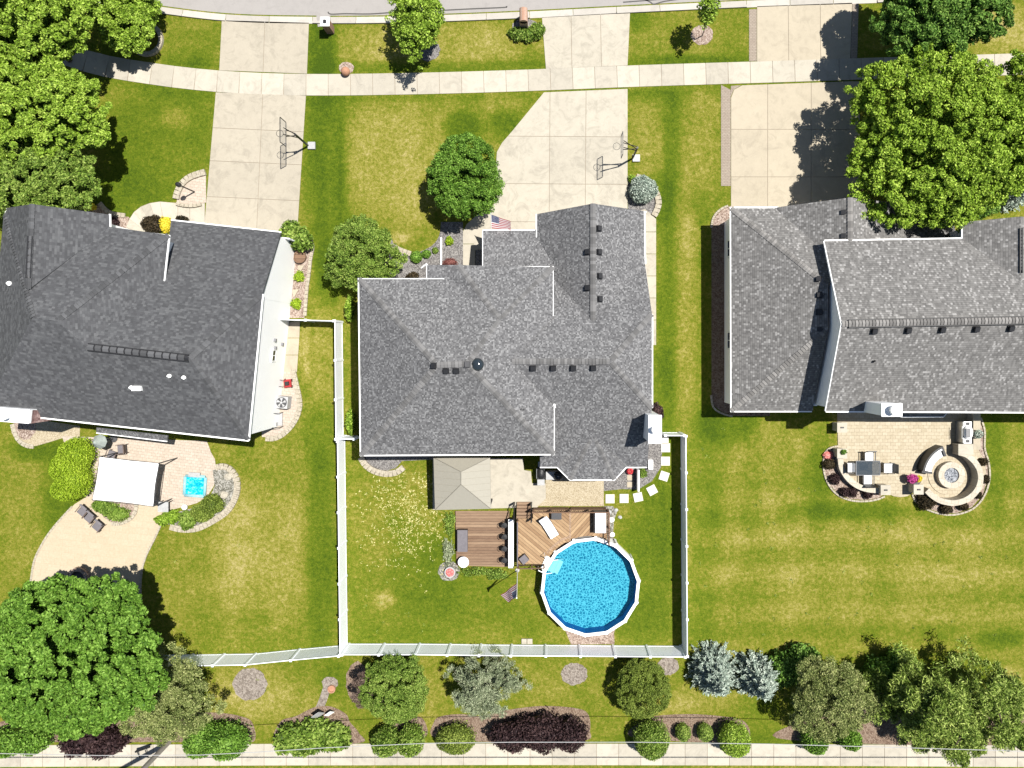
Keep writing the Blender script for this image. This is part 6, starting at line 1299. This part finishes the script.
mb.build('fabric', M['canvas'], cp)
mb = MB(); a_ = [ctr.lerp(p, .22) for p in cn]; mb.add([Vector((p.x, p.y, 2.93)) for p in a_]+[Vector((ctr.x, ctr.y, 3.08))], [(0,1,4),(1,2,4),(2,3,4),(3,0,4)]); mb.build('vent_flap', M['canvas'], cp)
for p in cn: MB().tube([(p.x, p.y, .04), (p.x, p.y, 2.46)], .04, 8).build('post', M['dgrey'], cp)
for a_, b_ in ((0,1),(1,2),(2,3),(3,0)): MB().tube([cn[a_]-Vector((0,0,.07)), cn[b_]-Vector((0,0,.07))], .025, 6).build('rail', M['dgrey'], cp)
for i, (x, y, lb) in enumerate([(83,511,'uppermost of three brown loungers lined up beside the hedge'),(90,517.5,'middle one of three brown loungers lined up beside the hedge'),(98,526,'lowest of three brown loungers lined up beside the hedge')]):
    c = P(x, y, .35); ch_ = thing('patio_chair', lb, 'chair', (c.x, c.y, .05), 'brown patio chairs beside the hedge'); r_ = math.radians(-40); M3 = Matrix.Rotation(r_, 3, 'Z')
    def w(a, b, z): v = M3 @ Vector((a, b, 0)); return (c.x+v.x, c.y+v.y, z)
    MB().box(w(.0, 0, .37), (.55, .62, .06), M=M3).build('seat', M['cush_grey'], ch_); MB().box(w(.0, .38, .62), (.58, .12, .5), M=M3 @ Matrix.Rotation(math.radians(-28), 3, 'X')).build('backrest', M['cush_grey'], ch_)
    for s in (-.31, .31): MB().box(w(s, 0, .56), (.05, .6, .04), M=M3).build('armrest', M['brownfab'], ch_)
    for s in (-.29, .29):
        for t in (-.27, .27): MB().box(w(s, t, .19), (.045, .045, .36), M=M3).build('leg', M['brownfab'], ch_)
def wicker_chair(label, x, y, ang, mat='brownfab', cush='cush_grey', z=.05, name='patio_chair', sc=1.0, group=None):
    c = P(x, y, .4); ch_ = thing(name, label, 'chair', (c.x, c.y, z), group); M3 = Matrix.Rotation(ang, 3, 'Z')
    def w(a, b, zz): v = M3 @ Vector((a*sc, b*sc, 0)); return (c.x+v.x, c.y+v.y, zz)
    MB().box(w(0, 0, .40), (.56*sc, .56*sc, .08), M=M3).build('seat', M[cush], ch_); MB().box(w(0, .32, .66), (.58*sc, .06, .56), M=M3 @ Matrix.Rotation(math.radians(-15), 3, 'X')).build('backrest', M[mat], ch_)
    for s in (-.32, .32): MB().box(w(s, 0, .60), (.05, .6*sc, .035), M=M3).build('armrest', M[mat], ch_)
    for s in (-.29, .29):
        for t in (-.26, .26): MB().box(w(s, t, .2), (.04, .04, .36), M=M3).build('leg', M[mat], ch_)
    return ch_
wicker_chair('brown chair with pale cushion between umbrella and canopy', 122, 449, -math.pi/2+.1); wicker_chair('brown chair half under the top left edge of the canopy', 112, 455, math.radians(160), name='patio_chair')
c = P(99, 441.5, 2.0); um = thing('patio_umbrella', 'folded grey green patio umbrella beside the yellow green hedge', 'umbrella', (P(97.5,442,1.9).x, P(97.5,442,1.9).y, .05)); bx_, by_ = P(97.5,442,1.9).x, P(97.5,442,1.9).y
MB().tube([(bx_, by_, .05), (bx_, by_, 2.3)], .03, 8).build('pole', M['dgrey'], um); M['umb'] = m_plain('sage_fabric', (.40, .45, .42), .8)
mb = MB(); mb.lathe((bx_, by_, 1.65), [(.50,0),(.46,.06),(.30,.3),(.10,.6),(.02,.66)], 8); mb.build('canopy', M['umb'], um); MB().lathe((bx_, by_, .05), [(.25,0),(.25,.08),(.05,.12)], 16).build('base', M['dgrey'], um)
kp = G(196.3, 485.5); pl = thing('kiddie_pool', 'small rectangular turquoise kiddie pool on the left pavers', 'kiddie pool', (kp.x, kp.y, .04)); r_ = -.06; M3 = Matrix.Rotation(r_, 3, 'Z')
M['kw'] = (lambda q: (q.col(q.ramp(q.noise(q.pos(), 3.2, 4, .7, 1.5), [(.38, (.0, .22, .34)), (.52, (.01, .42, .52)), (.66, (.25, .62, .68))])), q.bump(q.noise(q.pos(), 6, 3), .4, .05), q.m)[-1])(N('kiddie_water', .1, .5))
M['vinylb'] = m_plain('pale_blue_vinyl', (.35, .68, .76), .3)
for dx, dy, lx, ly in ((0, .68, 1.5, .16), (0, -.68, 1.5, .16), (-.71, 0, .16, 1.26), (.71, 0, .16, 1.26)):
    o = M3 @ Vector((dx, dy, 0)); d_ = M3 @ Vector((lx/2-.08 if lx > ly else 0, ly/2 if ly > lx else 0, 0)); MB().tube([(kp.x+o.x-d_.x, kp.y+o.y-d_.y, .2), (kp.x+o.x+d_.x, kp.y+o.y+d_.y, .2)], .10, 12).build('side_wall', M['vinylb'], pl, smooth=True)
MB().box((kp.x, kp.y, .14), (1.36, 1.3, .14), r_).build('water', M['kw'], pl); o = M3 @ Vector((-.05, .80, 0)); MB().box((kp.x+o.x, kp.y+o.y, .26), (.8, .3, .1), r_).build('seat_pad', M['petal_pink'] if False else M['lgrey'], pl)
c = G(186.3, 506.5); m = MB().blob((c.x, c.y, .05+.2), (.2, .2, .2), 20, 10); single('white_ball', m, M['white'], 'white ball at the lower edge of the left pavers', 'ball', smooth=True)
small_table('square grey table beside the lower right corner of the canopy', 163, 507, .72, .7, .7, .04, 'lgrey'); 
c = P(117, 601, .45); bnc = thing('garden_bench', 'brown wooden bench in the shade of the very large green tree', 'bench', (c.x, c.y, .05)); M3 = Matrix.Rotation(.08, 3, 'Z')
for k in range(3): o = M3 @ Vector((0, -.14+.14*k, 0)); MB().box((c.x+o.x, c.y+o.y, .45), (.95, .12, .04), M=M3).build('seat_slat', M['terra'], bnc)
o = M3 @ Vector((0, .25, 0)); MB().box((c.x+o.x, c.y+o.y, .7), (.95, .04, .35), M=M3).build('backrest', M['terra'], bnc)
for s in (-.4, .4): o = M3 @ Vector((s, 0, 0)); MB().box((c.x+o.x, c.y+o.y, .24), (.05, .4, .38), M=M3).build('leg', M['wood_pl'], bnc)
c = G(80, 577); fpit = thing('fire_pit', 'rough stone fire ring at the shaded end of the tan patio', 'fire pit', (c.x, c.y, .04)); mb = MB(); mb.band([(c.x+.62*math.cos(2*math.pi*k/20), c.y+.62*math.sin(2*math.pi*k/20)) for k in range(20)], .26, .04, .34, closed=True); mb.build('stone_ring', M['gravel_pink'], fpit)
MB().lathe((c.x, c.y, .05), [(.48,0),(.46,.08),(.1,.1)], 18).build('ash', M['dgrey'], fpit)

# ------------------------------------------------------------------ right patio
C0 = (951.4, 475.2); cw = P(*C0, .45)
def arcpts(r, a0, a1, n=40, c=cw): return [(c.x+r*S*math.cos(math.radians(a0+(a1-a0)*k/n)), c.y+r*S*math.sin(math.radians(a0+(a1-a0)*k/n))) for k in range(n+1)]
mb = MB(); mb.band([P(x, y, .9) for x, y in smooth_line([(959,452.5),(967,455),(975,462),(980,471),(980.5,482),(976,492),(967,499.5),(955,503),(943,501.5),(934,497),(927,490.5)], 5)], .38, 0, .9); single('seat_wall', mb, M['wallcap'], 'tall curved stone seat wall around the right side of the fire pit', 'wall')
mb = MB(); mb.prism(arcpts(20.5, 0, 360, 48)[:-1], .0, .10); tag(mb.build('round_terrace', M['paver_tan']), kind='structure')
fpt = thing('fire_pit', 'round stone fire pit with grey glass stones in the right patio', 'fire pit', (cw.x, cw.y, .1)); mb = MB(); mb.band(arcpts(10.3, 0, 360, 36)[:-1], .40, .1, .50, closed=True); mb.build('stone_ring', M['wallcap'], fpt)
mb = MB(); mb.lathe((cw.x, cw.y, .1), [(.56,0),(.54,.30),(.2,.33)], 26); mb.build('glass_stones', m_gravel('fire_glass', [(.2,(.10,.11,.13)),(.5,(.28,.30,.33)),(.9,(.6,.62,.66))], 14), fpt)
sf = thing('curved_sofa', 'curved white cushioned outdoor sofa at the upper left of the fire pit', 'sofa', (cw.x-1.2, cw.y+.8, .05))
a0, a1 = 113, 170
mb = MB(); mb.band(arcpts(25, a0, a1, 16), .66, .28, .46); mb.build('seat_cushion', M['canvas'], sf)
mb = MB(); mb.band(arcpts(25, a0, a1, 16), .64, .05, .275); mb.build('frame', M['brownfab'], sf)
mb = MB(); mb.band(arcpts(31.3, a0, a1, 16), .14, .05, .95); mb.build('backrest', M['black'], sf)
mb = MB(); mb.band(arcpts(29, a0+2, a1-2, 16), .13, .47, .82); mb.build('back_cushion', M['canvas'], sf)
for t in (a0-3, a1+3): p = arcpts(25.5, t, t, 1)[0]; MB().box((p[0], p[1], .33), (.14, .72, .56), math.radians(t-90)).build('armrest', M['black'], sf)
cl_ = G(881, 447)
mb = MB(); pts = [P(*p, .55) for p in smooth_line([(840.5,458),(842,468),(848,478),(857,485.5),(868,489.5),(880,490.5)], 6)]; mb.band(pts, .38, 0, .55); single('seat_wall', mb, M['wallcap'], 'curved stone seat wall at the lower left corner of the paver patio', 'wall')
for (x, y, lb) in ((842,427.5,'stone pillar at the top left corner of the paver patio'),(842,453.5,'stone pillar at the upper end of the left curved seat wall'),(885.5,490,'stone pillar left of the patio lawn exit'),(918.5,489.5,'stone pillar right of the patio lawn exit')):
    c = P(x, y, .95); pl_ = thing('stone_pillar', lb, 'pillar', (c.x, c.y, 0), 'capped stone pillars of the paver patio'); MB().box((c.x, c.y, .45), (.56, .56, .9)).build('shaft', M['brick'] if False else M['wallcap'], pl_)
    MB().box((c.x, c.y, .94), (.68, .68, .08)).build('cap', M['walk'], pl_); MB().box((c.x, c.y, 1.0), (.22, .10, .05)).build('cap_light', M['black'], pl_)
mb = MB(); c = G(912.5, 479); mb.lathe((c.x, c.y, .0), [(.26,0),(.32,.5),(.32,.56),(.26,.56)], 18); single('planter', mb, M['dgrey'], 'dark round planter holding the purple flowers', 'planter')
# glass dining table with four white chairs
c = P(868, 468, .75); dt = thing('dining_table', 'glass topped dining table on the left part of the paver patio', 'table', (c.x, c.y, .05)); q = N('table_glass', .05, .6); tr = q.n("ShaderNodeBsdfTransparent"); mx = q.n("ShaderNodeMixShader"); mx.inputs[0].default_value = .6; q.b.inputs['Base Color'].default_value = (.05, .065, .08, 1)
q.l(tr.outputs[0], mx.inputs[1]); q.l(q.b.outputs[0], mx.inputs[2]); q.l(mx.outputs[0], q.t.nodes['Material Output'].inputs[0]); MB().box((c.x, c.y, .76), (1.6, .95, .02)).build('glass_top', q.m, dt)
for s in (-1, 1): MB().box((c.x, c.y+s*.49, .755), (1.66, .04, .05)).build('edge_frame', M['grey'], dt); MB().box((c.x+s*.82, c.y, .755), (.04, .94, .05)).build('edge_frame', M['grey'], dt)
for sx in (-1, 1):
    for sy in (-1, 1): MB().tube([(c.x+sx*.2, c.y+sy*.1, .74), (c.x+sx*.62, c.y+sy*.36, .05)], .03, 6).build('leg', M['dgrey'], dt)
MB().lathe((c.x, c.y, .05), [(.3,0),(.28,.08),(.05,.12),(.04,.7)], 14).build('umbrella_base', M['black'], dt)
for (x, y, a_, lb) in ((888.5,468,-math.pi/2,'white cushioned dining chair at the right end of the glass table'),(850.5,467.5,math.pi/2,'white cushioned dining chair at the left end of the glass table'),(869,456.5,0,'white cushioned dining chair above the glass table'),(867.5,480,math.pi,'white cushioned dining chair below the glass table')):
    wicker_chair(lb, x, y, a_, 'black', 'canvas', name='dining_chair', sc=1.12, group='chairs around the glass table')
# grill island
c = P(967.8, 432.5, 1.0); gi = thing('built_in_grill', 'large stainless grill standing in the stone island at the right patio edge', 'grill', (c.x, c.y, .05))
MB().box((c.x, c.y, .5), (.62, 1.45, .86)).build('cabinet', M['steel'], gi); MB().blob((c.x+.02, c.y, .97), (.34, .50, .26), 18, 10).build('hood', M['white'], gi, smooth=True)
for s in (-1, 1): MB().box((c.x, c.y+s*.60, .96), (.55, .3, .06)).build('side_burner', M['white'], gi); MB().box((c.x, c.y+s*.60, .995), (.26, .2, .02)).build('grate', M['dgrey'], gi)
MB().box((c.x-.1, c.y, 1.235), (.3, .62, .012)).build('hood_window', M['grey'], gi)
MB().tube([(c.x-.40, c.y-.42, 1.0), (c.x-.40, c.y+.42, 1.0)], .02, 6).build('handle', M['steel'], gi)
isl = thing('stone_counter', 'tan stone counter behind the stainless grill', 'counter', tuple(G(977, 432)))
for nm, x0, y0, x1, y1, z0, z1, mt in (('base',974,413,980,449,0,.88,'wallcap'),('counter_top',973.4,412.4,980.6,449.6,.883,.95,'conc2'),('base',959,444.5,973.5,454,0,.88,'wallcap'),('counter_top',958.4,444,973.3,454.4,.883,.95,'walk')):
    mb = MB(); mb.prism([P(x0,y0,z1), P(x1,y0,z1), P(x1,y1,z1), P(x0,y1,z1)], z0, z1); mb.build(nm, M[mt], isl)
fp = P(978.5, 434, 1.2); pp = thing('potted_plant', 'potted plant with blue and white blossoms on the stone counter', 'potted plant', (fp.x, fp.y, .95)); MB().lathe((fp.x, fp.y, .95), [(.12,0),(.17,.2),(.17,.23),(.13,.23)], 14).build('pot', M['lgrey'], pp)
Vq, Fq = leaf_quads(np.array([fp.x, fp.y, 1.2])+dd_[:300]*np.array([.28, .28, .2]), .055, rg, .4); np_mesh('leaves', Vq, Fq, M['lf_blue'], pp)
